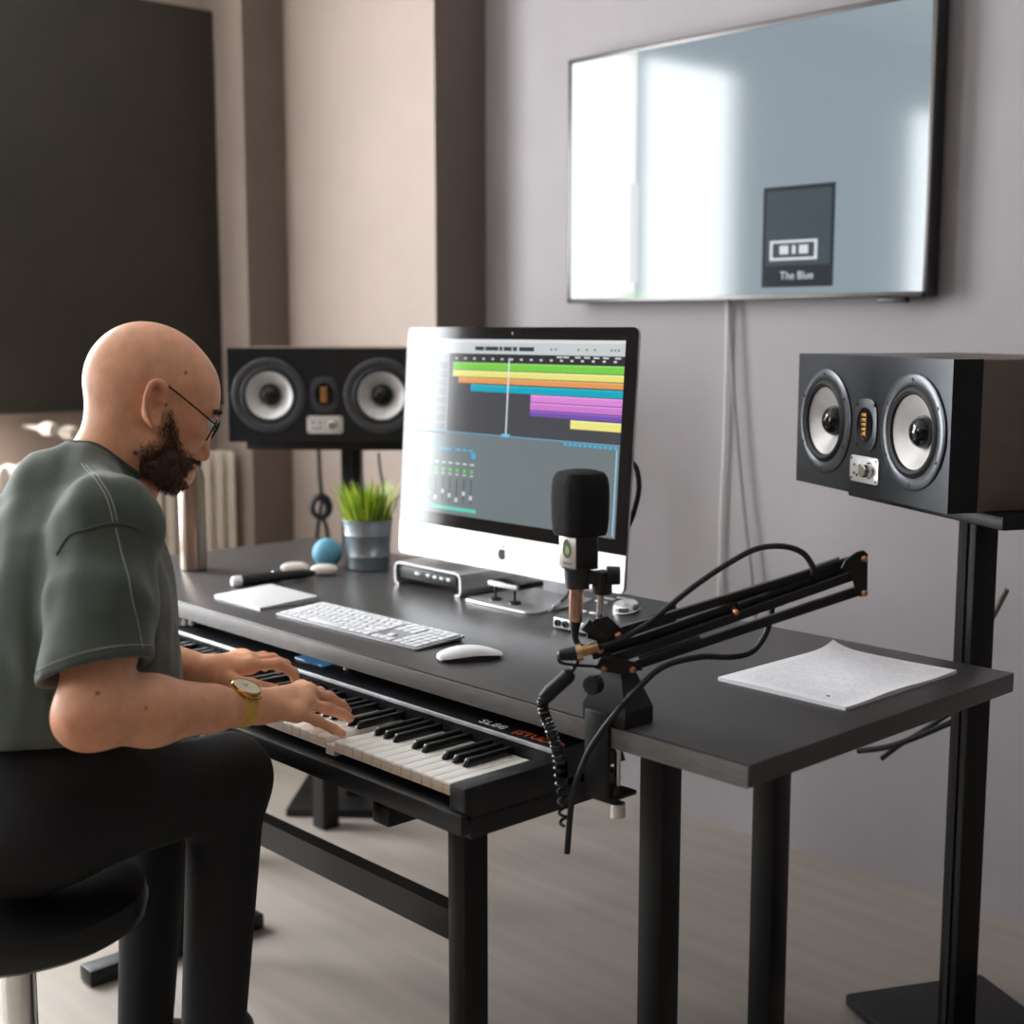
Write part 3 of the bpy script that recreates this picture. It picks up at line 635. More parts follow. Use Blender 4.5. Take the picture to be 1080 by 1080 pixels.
MB().lathe([(.026, 0), (.026, .003), (.0245, .004), (.0235, .012), (.021, .0145), (0, .015)], 40, MA @ Matrix.Translation((.105, .07, 0))).build('dial', CHROME, ai)
for x, y, w in ((.035, .03, .016), (.06, .03, .016), (.03, .085, .03), (.03, .105, .03), (.06, .118, .04)): MB().box(MA @ Vector((x, y, .001)), (w, .006, .0022), M=Matrix.Rotation(sl2, 4, 'X'), bev=.0006).build('button', WHITEP, ai)
for x in (.02, .145):
    for y in (.02, .13): MB().cyl((x, y, 0), (x, y, .005), .008).build('foot', RUBBER, ai)

# ------------------------------------------------------------------ paper stack
ps = thing('paper_stack', 'stack of white printed sheets on the right end of the desk', 'paper', (-1.197, 1.815, DZ))
PAP = mat('white paper', (248, 246, 251), .7, var=.02, scale=8)
b = MB(); nx, ny = 20, 26; vs = []; fs = []; PWd, PHt = .232, .312
def ph(u, v):
    l = max(0, 1 - math.hypot(u * 3.5, (1 - v) * 4.0)); return .006 + .011 * l ** 3 + .0012 * math.sin(9 * v + 4 * u) * (u > .1)
for j in range(ny + 1):
    for i in range(nx + 1):
        u, v = i / nx, j / ny; vs.append(((u - .5) * PWd, (v - .5) * PHt, ph(u, v)))
n0 = len(vs); vs += [(x, y, .0002) for x, y, z in vs]
for j in range(ny):
    for i in range(nx):
        a = j * (nx + 1) + i; q = (a, a + 1, a + nx + 2, a + nx + 1); fs.append(q); fs.append(tuple(k + n0 for k in q[::-1]))
bd = [i for i in range(nx + 1)] + [j * (nx + 1) + nx for j in range(1, ny + 1)] + [ny * (nx + 1) + i for i in range(nx - 1, -1, -1)] + [j * (nx + 1) for j in range(ny - 1, 0, -1)]
for k in range(len(bd)): a, c = bd[k], bd[(k + 1) % len(bd)]; fs.append((a, a + n0, c + n0, c))
b.add(vs, fs); b.build('sheets', PAP, ps)
b = MB()
for r in range(30):
    v = .06 + r * .03; x = .07
    while x < .92:
        w = random.uniform(.02, .09)
        if random.random() < .86:
            x1_ = min(x + w, .93); P = lambda u, vv: ((u - .5) * PWd, (vv - .5) * PHt, ph(u, vv) + .0004)
            hh = random.uniform(.004, .007); b.quad(P(x, v), P(x1_, v), P(x1_, v + hh), P(x, v + hh))
        x += w + .014
b.build('printed_text', mat('grey print', (216, 214, 221), .8, var=0), ps, smooth=0)
MB().lathe([(.003, .0), (.0025, .0006), (0, .0006)], 12, Matrix.Translation((.068, -.128, .0072))).build('ink_dot', mat('ink', (70, 66, 70), .8, var=0), ps)

# ------------------------------------------------------------------ boom arm, microphone
PB = V([-1.272, 1.372, DZ + .0012])
def AP(x, y, off=0.0): return onp(x, y, PB - fh * off, V([fh[0], fh[1], 0]))
ba = thing('boom_arm', 'black folding microphone arm clamped to the front edge of the desk', 'microphone arm', tuple(PB)); ba0 = PB
def loc_(p): return V(p) - ba0
MBs = Matrix.Rotation(math.atan2(Rr[1], Rr[0]) - math.radians(38), 4, 'Z')
# trapezoid clamp base (a block on the desk), faces along the desk edge
b = MB(); bw, tw2 = .040, .017
vs = [(-bw, -.0155, .0), (bw, -.016, .0), (bw, .042, .0), (-bw, .042, .0), (-bw, -.016, .022), (bw, -.016, .022), (bw, .042, .022), (-bw, .042, .022), (-tw2, .0, .07), (tw2, .0, .07), (tw2, .03, .07), (-tw2, .03, .07)]
b.add(vs, [(0, 3, 2, 1), (0, 1, 5, 4), (1, 2, 6, 5), (2, 3, 7, 6), (3, 0, 4, 7), (4, 5, 9, 8), (5, 6, 10, 9), (6, 7, 11, 10), (7, 4, 8, 11), (8, 9, 10, 11)]); b.build('clamp_base', BLACK, ba, smooth=20)
b = MB(); b.box((-.006, -.021, -.045), (.044, .008, .125), bev=.002); b.box((-.006, .008, -.108), (.044, .06, .007), bev=.002); b.build('clamp_bracket', BLACKM, ba)
b = MB(); b.cyl((-.006, .02, -.105), (-.006, .02, -.042), .005, n=14); b.cyl((-.006, .02, -.045), (-.006, .02, -.0405), .014, n=20); b.cyl((-.006, .02, -.145), (-.006, .02, -.125), .012, n=14); b.build('clamp_screw', CHROME, ba)
kc = loc_(AP(626, 722, .02)); M = Matrix.Translation(kc) @ Matrix.Rotation(math.atan2(-Rr[1], -Rr[0]) + .9, 4, 'Z') @ Matrix.Rotation(PI / 2, 4, 'Y')
b = MB(); prof = [(.012 + (.0014 if i % 2 else 0), 0) for i in range(24)]
b.prism([((.0125 + (.0012 if i % 2 else 0)) * math.cos(2 * PI * i / 24), (.0125 + (.0012 if i % 2 else 0)) * math.sin(2 * PI * i / 24)) for i in range(24)], -.008, .008, M, bev=.001); b.build('clamp_knob', BLACK, ba)
MB().cyl((0, .012, .066), loc_(AP(638, 690)), .009, n=18).build('swivel_post', BLACKM, ba)
def bar(name, p, q, off, w=.0115, h=.0125):
    a, c = loc_(AP(*p, off)), loc_(AP(*q, off)); t_ = c - a; L = np.linalg.norm(t_); t_ /= L; n_ = V([fh[0], fh[1], 0]); u_ = np.cross(n_, t_)
    M = Matrix(((t_[0], n_[0], u_[0], (a[0] + c[0]) / 2), (t_[1], n_[1], u_[1], (a[1] + c[1]) / 2), (t_[2], n_[2], u_[2], (a[2] + c[2]) / 2), (0, 0, 0, 1)))
    return MB().box((0, 0, 0), (L + .012, w, h), M=M, bev=.0015).build(name, BLACKM, ba)
cc = lambda x, y: (560 + x / 2.919, 480 + y / 2.919)          # reading of the arm in an enlarged view
bar('upper_bar', cc(265, 545), cc(1012, 318), -.010); bar('upper_bar', cc(200, 612), cc(985, 345), -.008)
bar('lower_bar', cc(222, 640), cc(985, 372), .008); bar('lower_bar', cc(308, 650), cc(1012, 416), .010)
for off in (-.016, .017):
    b = MB(); pl = [cc(1036, 304), cc(1024, 293), cc(1002, 298), cc(968, 322), cc(955, 348), cc(985, 362), cc(994, 400), cc(1000, 430), cc(1018, 436), cc(1034, 424)]
    P = [loc_(AP(x, y, off)) for x, y in pl]; n_ = fh * .0022; m_ = len(P)
    b.add([p - n_ for p in P] + [p + n_ for p in P], [tuple(range(m_)), tuple(range(m_, 2 * m_))[::-1]] + [(i, i + m_, (i + 1) % m_ + m_, (i + 1) % m_) for i in range(m_)]); b.build('elbow_plate', BLACKM, ba, smooth=20)
for off in (-.016, .017):
    b = MB(); pl = [cc(195, 655), cc(215, 625), cc(265, 622), cc(330, 640), cc(345, 662), cc(240, 668)]
    P = [loc_(AP(x, y, off)) for x, y in pl]; m_ = len(P); n_ = fh * .0022
    b.add([p - n_ for p in P] + [p + n_ for p in P], [tuple(range(m_)), tuple(range(m_, 2 * m_))[::-1]] + [(i, i + m_, (i + 1) % m_ + m_, (i + 1) % m_) for i in range(m_)]); b.build('pivot_plate', BLACKM, ba, smooth=20)
for off in (-.014, .012):
    b = MB(); pl = [cc(170, 560), cc(195, 505), cc(235, 495), cc(285, 540), cc(280, 555), cc(235, 590), cc(215, 612), cc(195, 610), cc(200, 570)]
    P = [loc_(AP(x, y, off)) for x, y in pl]; m_ = len(P); n_ = fh * .003
    b.add([p - n_ for p in P] + [p + n_ for p in P], [tuple(range(m_)), tuple(range(m_, 2 * m_))[::-1]] + [(i, i + m_, (i + 1) % m_ + m_, (i + 1) % m_) for i in range(m_)]); b.build('head_plate', BLACKM, ba, smooth=20)
for (x, y) in ((1015, 312), (1015, 416), (625, 475), (265, 545), (212, 590), (222, 648), (310, 650)):
    c = AP(x / 2.919 + 560, y / 2.919 + 480, .0); a = loc_(c - fh * .021); e_ = loc_(c + fh * .019)
    b = MB(); b.cyl(e_, a, .0042, n=14); b.ball(a, .0048, n=14, m=8); b.build('screw', COPPER, ba)
def spring(p, q, off):
    a, c = loc_(AP(*p, off)), loc_(AP(*q, off)); t_ = (c - a); L = np.linalg.norm(t_); t_ /= L; n_ = fh; u_ = np.cross(n_, t_); k = int(L / .0022)
    P = [a + t_ * L * i / (k * 8) + (n_ * math.cos(i * PI / 4) + u_ * math.sin(i * PI / 4)) * .0042 for i in range(k * 8 + 1)]
    return MB().tube(P, .0008, 5).build('spring', BLACKM, ba)
spring(cc(640, 462), cc(730, 432), .014); spring(cc(860, 352), cc(950, 322), -.012); spring(cc(330, 628), cc(520, 562), .004)
b = MB(); s0, s1 = loc_(AP(632.5, 655)), loc_(AP(634, 622)); b.cyl(s0, s1, .0048, n=16); b.build('stem', CHROME, ba)
b = MB(); m0 = loc_(AP(634, 628)); m1 = loc_(AP(636, 601)); b.box((m0 + m1) / 2, (.022, .022, .034), rz=-.14, bev=.004); b.box(loc_(AP(623, 609)), (.030, .018, .018), rz=math.atan2(Rr[1], Rr[0]), bev=.003); c_ = loc_(AP(609, 609)); b.cyl(c_ - V([0, 0, .0145]), c_ + V([0, 0, .0118]), .0165, .0185, n=28)
b.build('shock_mount', mat('mount plastic', (38, 37, 37), .5, var=.05), ba)
kc = loc_(AP(646, 607)); b = MB(); b.cyl(kc - Rr * .008, kc + Rr * .010, .0135, .0125, n=20); b.build('mount_knob', BLACK, ba)
b = MB(); c_ = loc_(AP(622, 664)); b.cyl(loc_(AP(617, 658, .01)), loc_(AP(640, 676, .01)), .010, .008, n=16); b.build('tilt_knob', BLACK, ba)

mp_ = AP(611.5, 599); mz = mp_[2]
mic = thing('microphone', 'black studio microphone with foam cover hanging on the arm', 'microphone', (mp_[0], mp_[1], mz), math.radians(-8))
b = MB(); b.prism(rrect(.041, .041, .009, 6), 0.004, .062, bev=.002); b.prism(rrect(.041, .041, .009, 6), .0, .004); b.build('body', mat('mic body', (24, 24, 25), .4, var=.05), mic)
b = MB(); b.box((-.0, -.0209, .0245), (.037, .0018, .044), bev=.0008); b.build('badge', mat('badge steel', (196, 186, 178), .35, metal=.6, var=.04), mic)
b = MB(); dr = []
for i in range(30):
    a = 2 * PI * i / 30; r = .0085 * (1 + .35 * max(0, math.cos(a - PI / 2 - .35)) ** 4); dr.append((r * math.cos(a) * .85, r * math.sin(a)))
ML = Matrix.Translation((0, -.0218, .027)) @ RX90 @ Matrix.Scale(1.35, 4, (1, 0, 0)) @ Matrix.Scale(1.35, 4, (0, 1, 0))
inn = [(x * .62, y * .62 - .001) for x, y in dr]; n_ = len(dr)
b.add([ML @ Vector((x, y, .0004)) for x, y in dr] + [ML @ Vector((x, y, .0004)) for x, y in inn], [(i, (i + 1) % n_, n_ + (i + 1) % n_, n_ + i) for i in range(n_)], 1)
b.add([ML @ Vector((x, y, .0003)) for x, y in inn], [tuple(range(n_))], 1)
b.add([ML @ Vector((x * .75 + .0004, y * .75, .0006)) for x, y in inn], [tuple(range(n_))], 0)
b.build('emblem', [mat('lime emblem', (132, 168, 52), .4, var=0), mat('dark emblem ring', (44, 50, 34), .4, var=0)], mic, smooth=0)
MB().box((0, -.0219, .0085), (.018, .0006, .0028)).build('lettering', mat('badge print', (70, 66, 64), .5, var=0), mic, smooth=0)
FOAM = mat('black foam', (15, 15, 16), .95, var=.3, scale=400, bump=.9, bscale=500)
b = MB(); vs = []; fs = []; lv = [(.050, .0), (.052, .0), (.0605, .001), (.064, .006), (.067, .025), (.068, .055), (.067, .075), (.0635, .087), (.055, .0945), (.035, .098), (.012, .099)]
rr = rrect(1, 1, .36, 7); nn = len(rr)
for w, z in lv: vs += [(x * w * 1.06, y * w * 1.06, z * .915 + .046) for x, y in rr]
for k in range(len(lv) - 1):
    for i in range(nn): fs.append((k * nn + i, k * nn + (i + 1) % nn, (k + 1) * nn + (i + 1) % nn, (k + 1) * nn + i))
fs.append(tuple((len(lv) - 1) * nn + i for i in range(nn))); b.add(vs, fs); b.build('foam_windscreen', FOAM, mic)

ML_ = lambda x, y, off=0.0: AP(x, y, off)
mcb = thing('microphone_cable', 'black cable from the microphone looping along the arm and down over the desk edge', 'cable', (0, 0, 0))
pts = [ML_(606.4, 664, .01), ML_(607, 674, .012), ML_(616, 683, .014), ML_(645, 679, .028), ML_(680, 660, .028), ML_(705, 640, .026), ML_(730, 620, .018), ML_(762, 598, .004), ML_(795, 580), ML_(822, 576), ML_(843, 581), ML_(854, 592), ML_(858, 606), ML_(850, 622, -.03), ML_(818, 636, -.036), ML_(813, 652, -.035), ML_(806, 672, -.03), ML_(792, 688, -.03), ML_(770, 693, -.02), ML_(738, 693, .028), ML_(700, 703, .034), ML_(672, 727, .045), ML_(648, 754, .05), ML_(630, 778, .05), ML_(618, 799, .05), ML_(604, 840, .05), ML_(598, 900, .05)]
MB().tube(crv(pts, 10), .0042, 10).build('cable', RUBBER, mcb)
MB().tube([ML_(608, 620.8), ML_(608, 626), ML_(607.3, 653, .006), ML_(607.1, 655, .006)], [.0098, .0098, .0095, .0088], 24).build('plug_sleeve', mat('rose gold sleeve', (206, 164, 138), .25, metal=.9, var=.02), mcb)
MB().tube([ML_(607.1, 654.5, .006), ML_(606.4, 665, .010), ML_(606.5, 673, .012)], [.0085, .006, .0045], 16).build('strain_relief', RUBBER, mcb)

hc = thing('coiled_cable', 'black coiled cable with a gold-ringed plug hanging over the desk edge', 'cable', (0, 0, 0))
z_ = .03
MB().tube([ML_(588, 692, z_), ML_(590, 691, z_), ML_(606, 689, z_), ML_(611, 688, z_)], [.003, .0075, .0102, .0105], 20).build('plug_body', BLACK, hc)
MB().tube([ML_(608, 688.6, z_), ML_(614, 687.4, z_)], .0118, 20).build('gold_ring', mat('pale gold', (214, 180, 140), .3, metal=.9, var=0), hc)
MB().tube([ML_(613, 687.5, z_), ML_(631, 682, z_)], .0072, 16).build('plug_tip', mat('brass tip', (190, 150, 105), .3, metal=.9, var=0), hc)
MB().tube(crv([ML_(589, 693, z_), ML_(592, 699, z_), ML_(612, 702, z_), ML_(632, 703, .02)]), .0022, 8).build('lead', RUBBER, hc)
MB().tube(crv([ML_(612, 690, z_), ML_(608, 700, z_), ML_(602, 710, z_)]), .003, 8).build('cord', RUBBER, hc)
MB().tube([ML_(604, 709, z_), ML_(600, 712, z_), ML_(580, 730, z_), ML_(574, 737, z_)], [.006, .0105, .0105, .0095], 18).build('straight_section', RUBBER, hc)
pp = crv([ML_(575, 735, z_), ML_(572, 742, .035), ML_(575, 755, .04), ML_(581, 770, .04), ML_(586, 785, .04), ML_(589, 800, .04), ML_(592, 830, .04), ML_(596, 870, .04)], 60); hl = []
for i, p in enumerate(pp):
    t_ = pp[min(i + 1, len(pp) - 1)] - pp[max(i - 1, 0)]; t_ /= np.linalg.norm(t_); a = np.cross(t_, fh); a /= np.linalg.norm(a); c = np.cross(a, t_); an = i * .40
    hl.append(p + (a * math.cos(an) + c * math.sin(an)) * .0062)
MB().tube(hl, .0023, 7).build('coil', mat('glossy black cord', (20, 20, 22), .25, var=0), hc)
# ------------------------------------------------------------------ person: one signed-distance field per garment, meshed by surface nets
class Field:
    def __init__(s, lo, hi, h):
        s.lo = V(lo, dtype=np.float32); s.h = h; s.n = np.ceil((V(hi) - V(lo)) / h).astype(int) + 1
        s.f = np.full(tuple(s.n), 1.0, np.float32)
    def _sub(s, lo, hi):
        a = np.clip(np.floor((V(lo) - s.lo) / s.h).astype(int), 0, s.n); b = np.clip(np.ceil((V(hi) - s.lo) / s.h).astype(int) + 1, 0, s.n)
        sl = tuple(slice(i, j) for i, j in zip(a, b))
        if any(j <= i for i, j in zip(a, b)): return None, None
        g = np.meshgrid(*[(s.lo[k] + s.h * np.arange(a[k], b[k])).astype(np.float32) for k in range(3)], indexing='ij', sparse=True)
        return sl, g
    def _mix(s, sl, d, k, op):
        a = s.f[sl]
        if op == 'sub':
            d = -d
            t = np.clip(0.5 - 0.5 * (d - a) / -k * -1, 0, 1) if False else np.clip(0.5 + 0.5 * (d - a) / k, 0, 1)
            s.f[sl] = a * (1 - t) + d * t + k * t * (1 - t)
        else:
            t = np.clip(0.5 + 0.5 * (a - d) / k, 0, 1)
            s.f[sl] = a * (1 - t) + d * t - k * t * (1 - t)
    def cone(s, p, q, r0, r1, k=.01, op='add', flat=None):
        p, q = V(p, dtype=float), V(q, dtype=float); m = max(r0, r1) + k + 4 * s.h
        if flat is not None: m *= 1.0
        sl, g = s._sub(np.minimum(p, q) - m, np.maximum(p, q) + m)
        if sl is None: return
        ba = q - p; l2 = ba @ ba + 1e-12
        x, y, z = g[0] - p[0], g[1] - p[1], g[2] - p[2]
        t = np.clip((x * ba[0] + y * ba[1] + z * ba[2]) / l2, 0, 1)
        x, y, z = x - t * ba[0], y - t * ba[1], z - t * ba[2]
        if flat is not None:                                  # flat = (axis, factor): stretch distances along an axis
            ax, fc = V(flat[0]), flat[1]; w = (x * ax[0] + y * ax[1] + z * ax[2]) * (fc - 1)
            x, y, z = x + ax[0] * w, y + ax[1] * w, z + ax[2] * w
        d = np.sqrt(x * x + y * y + z * z) - (r0 + (r1 - r0) * t)
        s._mix(sl, d.astype(np.float32), k, op)
    def chain(s, P, R, k=.008, op='add'):
        for i in range(len(P) - 1): s.cone(P[i], P[i + 1], R[i], R[i + 1], k, op)
    def ell(s, c, rad, axes=None, k=.01, op='add'):
        c = V(c, dtype=float); m = max(rad) + k + 4 * s.h
        sl, g = s._sub(c - m, c + m)
        if sl is None: return
        x, y, z = g[0] - c[0], g[1] - c[1], g[2] - c[2]
        A = np.eye(3) if axes is None else V(axes)
        q = [x * A[i][0] + y * A[i][1] + z * A[i][2] for i in range(3)]
        k0 = np.sqrt(sum((q[i] / rad[i]) ** 2 for i in range(3))); k1 = np.sqrt(sum((q[i] / rad[i] ** 2) ** 2 for i in range(3))) + 1e-9
        s._mix(sl, (k0 * (k0 - 1) / k1).astype(np.float32), k, op)
    def cut(s, p, n, k=.004):                                  # remove the side the normal points to
        g = [(s.lo[i] + s.h * np.arange(s.n[i])).astype(np.float32).reshape([-1 if j == i else 1 for j in range(3)]) for i in range(3)]
        d = -((g[0] - p[0]) * n[0] + (g[1] - p[1]) * n[1] + (g[2] - p[2]) * n[2])
        s._mix(tuple(slice(None) for _ in range(3)), np.broadcast_to(d, s.f.shape), k, 'sub')
    def mesh(s, smooth=2):
        f = s.f; ins = f < 0; n = f.shape
        c8 = [ins[i:n[0] - 1 + i, j:n[1] - 1 + j, k:n[2] - 1 + k] for i in (0, 1) for j in (0, 1) for k in (0, 1)]
        any_ = np.zeros(c8[0].shape, bool); all_ = np.ones(c8[0].shape, bool)
        for c in c8: any_ |= c; all_ &= c
        act = any_ & ~all_; idx = np.argwhere(act); ids = np.full(act.shape, -1, np.int32); ids[act] = np.arange(len(idx))
        acc = np.zeros((len(idx), 3)); cnt = np.zeros(len(idx))
        cor = [(i, j, k) for i in (0, 1) for j in (0, 1) for k in (0, 1)]
        val = {c: f[idx[:, 0] + c[0], idx[:, 1] + c[1], idx[:, 2] + c[2]] for c in cor}
        for a in cor:
            for ax in range(3):
                if a[ax]: continue
                b = list(a); b[ax] = 1; b = tuple(b); va, vb = val[a], val[b]; m = (va < 0) != (vb < 0)
                t = np.where(m, va / np.where(m, va - vb, 1), 0)
                p = np.tile(V(a, dtype=float), (len(idx), 1)); p[:, ax] += t
                acc[m] += p[m]; cnt[m] += 1
        vs = (idx + acc / cnt[:, None]) * s.h + s.lo
        quads = []
        for ax in range(3):
            u, w = [(1, 2), (2, 0), (0, 1)][ax]
            sh = [slice(1, n[i] - 1) for i in range(3)]; sh[ax] = slice(0, n[ax] - 1); sh2 = list(sh); sh2[ax] = slice(1, n[ax])
            A, B_ = ins[tuple(sh)], ins[tuple(sh2)]
            for sign in (0, 1):
                e = np.argwhere(A & ~B_ if sign == 0 else ~A & B_)
                for i in range(3):
                    if i != ax: e[:, i] += 1
                def cell(du, dw):
                    c = e.copy(); c[:, u] += du; c[:, w] += dw; return ids[c[:, 0], c[:, 1], c[:, 2]]
                q = [cell(-1, -1), cell(0, -1), cell(0, 0), cell(-1, 0)]
                quads.append(np.stack(q if sign == 0 else q[::-1], 1))
        q = np.concatenate(quads)
        for _ in range(smooth):
            a2 = np.zeros_like(vs); c2 = np.zeros(len(vs))
            for i in range(4):
                for j in ((i + 1) % 4, (i + 3) % 4): np.add.at(a2, q[:, i], vs[q[:, j]]); np.add.at(c2, q[:, i], 1)
            vs = vs * .45 + .55 * a2 / np.maximum(c2, 1)[:, None]
        return vs, q
def qmesh(name, vs, q, m, parent, org):
    me = bpy.data.meshes.new(name); me.vertices.add(len(vs)); me.vertices.foreach_set('co', (vs - V(org)).astype(np.float32).ravel())
    me.loops.add(q.size); me.loops.foreach_set('vertex_index', q.astype(np.int32).ravel()); me.polygons.add(len(q))
    me.polygons.foreach_set('loop_start', np.arange(0, q.size, 4, dtype=np.int32)); me.polygons.foreach_set('use_smooth', np.ones(len(q), bool))
    for mm in (m if isinstance(m, list) else [m]): me.materials.append(mm)
    me.update(calc_edges=True); me.validate()
    o = bpy.data.objects.new(name, me); COL.objects.link(o); o.parent = parent; return o
def wob(P, seed, fr, amp):                                   # smooth pseudo-noise from warped sines
    r = np.random.default_rng(seed); out = np.zeros(len(P))
    for i in range(7):
        d = r.normal(size=3); d /= np.linalg.norm(d); d2 = r.normal(size=3)
        out += np.sin(P @ d * fr * r.uniform(.6, 1.6) + r.uniform(0, 6) + 1.3 * np.sin(P @ d2 * fr * .4))
    return amp * out / 4

# ---- pose: joints
PORG = V([-1.90, .80, 0.0])
HF = V([.43, .90, 0]); HF /= np.linalg.norm(HF); HR = V([HF[1], -HF[0], 0])
HC_ = atd(160, 425, 2.06)
def HP(x, y, lat=0.0): return onp(x, y, HC_ + HR * lat, HR)
hpitch = math.radians(31)
hA = HF * math.cos(hpitch) - V([0, 0, math.sin(hpitch)]); hU = np.cross(HR, hA); HAX = (hA, HR, hU)
NB = HP(97, 512)
TF = V([math.sin(math.radians(8)), math.cos(math.radians(8)), 0]); TR = V([TF[1], -TF[0], 0])
SR = atd(113, 558, 1.885); SL_ = NB - (SR - NB) + 2 * V([0, 0, SR[2] - NB[2]]); SL_ = NB - TR * .185 + V([0, .02, SR[2] - NB[2]]) 
ER = atd(97, 752, 1.79); _d = ray(272, 745); WR = EYE + _d * (-1.682 / _d[0])
EL = V([-2.17, .93, .80]); _d = ray(222, 708); WLft = EYE + _d * (-1.96 / _d[0])
PEL = V([-1.905, .775, .60]); WAI = V([-1.91, .865, .76]); CHE = V([-1.912, .885, .93])
def arm_r(F_, add=0.0):
    F_.cone(SR, ER + (ER - SR) * -.05, .052 + add, .043 + add, .02)
def hand(F_, wr, kn, fingers, rad, thumb, palm_r=.013):
    for k in kn: F_.cone(wr, k, .021, palm_r, .012)
    for a, b in zip(kn[:-1], kn[1:]): F_.cone(a, b, palm_r, palm_r, .010)
    for f, r in zip(fingers, rad):
        n = len(f); F_.chain(f, [r * 1.08, r, r * .95, r * .82][:n] if n == 4 else [r * 1.05, r * .95, r * .82], .0045)
        F_.ell(f[1], (r * 1.08,) * 3, None, .004)
    F_.chain(thumb, [.015, .0115, .0105, .0085][:len(thumb)], .008)

def onX(x, y, X):
    d = ray(x, y); return EYE + d * (X / d[0])
RK = [onX(318, 727, -1.735), onX(325, 731, -1.712), onX(321, 741, -1.69), onX(313, 752, -1.664)]      # index..little knuckles
RFI = [[RK[0], onX(337, 731, -1.75), onX(350, 738, -1.762), onX(356, 743, -1.768)],
       [RK[1], onX(347, 736, -1.722), onX(360, 744, -1.732), onX(366, 749.5, -1.735)],
       [RK[2], onX(345, 747, -1.70), onX(361, 753, -1.708), onX(369, 757.5, -1.71)],
       [RK[3], onX(334, 760, -1.668), onX(352, 769, -1.672), onX(361, 774, -1.672)]]
RTH = [WR + (onX(285, 743, -1.735) - WR) * .4, onX(285, 743, -1.735), onX(306, 748, -1.755), onX(326, 753, -1.77)]
LK = [onX(264, 702, -1.945), onX(262, 697, -1.968), onX(256, 694, -1.99), onX(249, 694, -2.01)]
LFI = [[LK[0], onX(293, 700, -1.94), onX(309, 709, -1.935), onX(313, 721, -1.93)],
       [LK[1], onX(287, 695, -1.966), onX(301, 701, -1.968), onX(305, 709, -1.97)],
       [LK[2], onX(278, 693, -1.994), onX(291, 699, -1.998), onX(294, 706, -2.0)],
       [LK[3], onX(266, 693, -2.02), onX(277, 699, -2.025), onX(280, 705, -2.03)]]
LTH = [WLft + (onX(240, 717, -1.935) - WLft) * .3, onX(240, 717, -1.935), onX(264, 722, -1.92), onX(290, 726.5, -1.915)]

B = Field((-2.30, .60, .50), (-1.45, 1.34, 1.32), .0025)
# head
B.ell(HP(150, 401), (.085, .074, .088), HAX, .02); B.ell(HP(174, 410), (.074, .068, .076), HAX, .03); B.ell(HP(197, 414), (.041, .056, .042), HAX, .03)
B.ell(HP(190, 448), (.044, .056, .062), HAX, .025)
for s in (-1, 1):
    B.cone(HP(160, 470, .046 * s), HP(186, 497, .022 * s), .022, .020, .02)
    B.ell(HP(206, 451, .038 * s), (.020, .020, .017), HAX, .012)
    B.cone(HP(220.5, 434, .012 * s), HP(215.5, 433, .042 * s), .0085, .007, .012)
B.ell(HP(188, 500), (.024, .026, .020), HAX, .015)
for s in (-1, 1): B.ell(HP(224.5, 446, .031 * s), (.015, .014, .011), HAX, .010, 'sub')
B.cone(HP(219, 441), HP(213, 475), .0085, .0105, .008); B.ell(HP(214.5, 479.5), (.0100, .0105, .0105), HAX, .006)
for s in (-1, 1): B.ell(HP(207.5, 480.5, .0115 * s), (.010, .0065, .0075), HAX, .005)
B.ell(HP(203.5, 491), (.010, .022, .0062), HAX, .005); B.ell(HP(199.5, 498), (.010, .020, .0068), HAX, .005)
# ears
for s in (-1, 1):
    L = lambda a: a * s
    B.ell(HP(164, 428, L(.0735)), (.015, .008, .028), HAX, .006)
    path = [(171, 420, .0775), (175, 410, .0805), (168, 403, .0835), (160, 405, .0865), (155, 416, .088), (154, 428, .0865), (157, 440, .0835), (162, 447, .080), (168, 444, .0775)]
    P = crv([HP(x, y, L(l)) for x, y, l in path], 3)
    for a, b in zip(P[:-1], P[1:]): B.cone(a, b, .0042, .0042, .003)
    B.ell(HP(163, 446, L(.0785)), (.0085, .0055, .0085), HAX, .005)
    P = crv([HP(x, y, L(l)) for x, y, l in [(167, 411, .081), (160, 417, .083), (159, 427, .0825), (163, 437, .081), (169, 440, .0795)]], 3)
    for a, b in zip(P[:-1], P[1:]): B.cone(a, b, .003, .003, .0025)
    B.ell(HP(170, 431, L(.081)), (.0035, .004, .006), HAX, .003)
    B.ell(HP(166.5, 429, L(.0830)), (.0075, .0085, .0100), HAX, .004, 'sub'); B.ell(HP(168, 414, L(.0855)), (.006, .006, .0045), HAX, .003, 'sub')
# neck
B.cone(HP(129, 458), HP(103, 520), .058, .062, .03); B.cone(HP(152, 478), HP(128, 535), .036, .045, .025)
B.cone(HP(103, 520), HP(90, 590), .055, .07, .03)
# torso inside the shirt
B.ell(CHE, (.155, .105, .17), (TR, TF, V([0, 0, 1])), .04); B.ell(WAI, (.135, .095, .17), (TR, TF, V([0, 0, 1])), .05); B.ell(PEL + V([0, 0, .03]), (.14, .10, .10), (TR, TF, V([0, 0, 1])), .05)
for S_ in (SR, SL_): B.cone(NB + V([0, 0, -.045]), S_, .038, .044, .02)
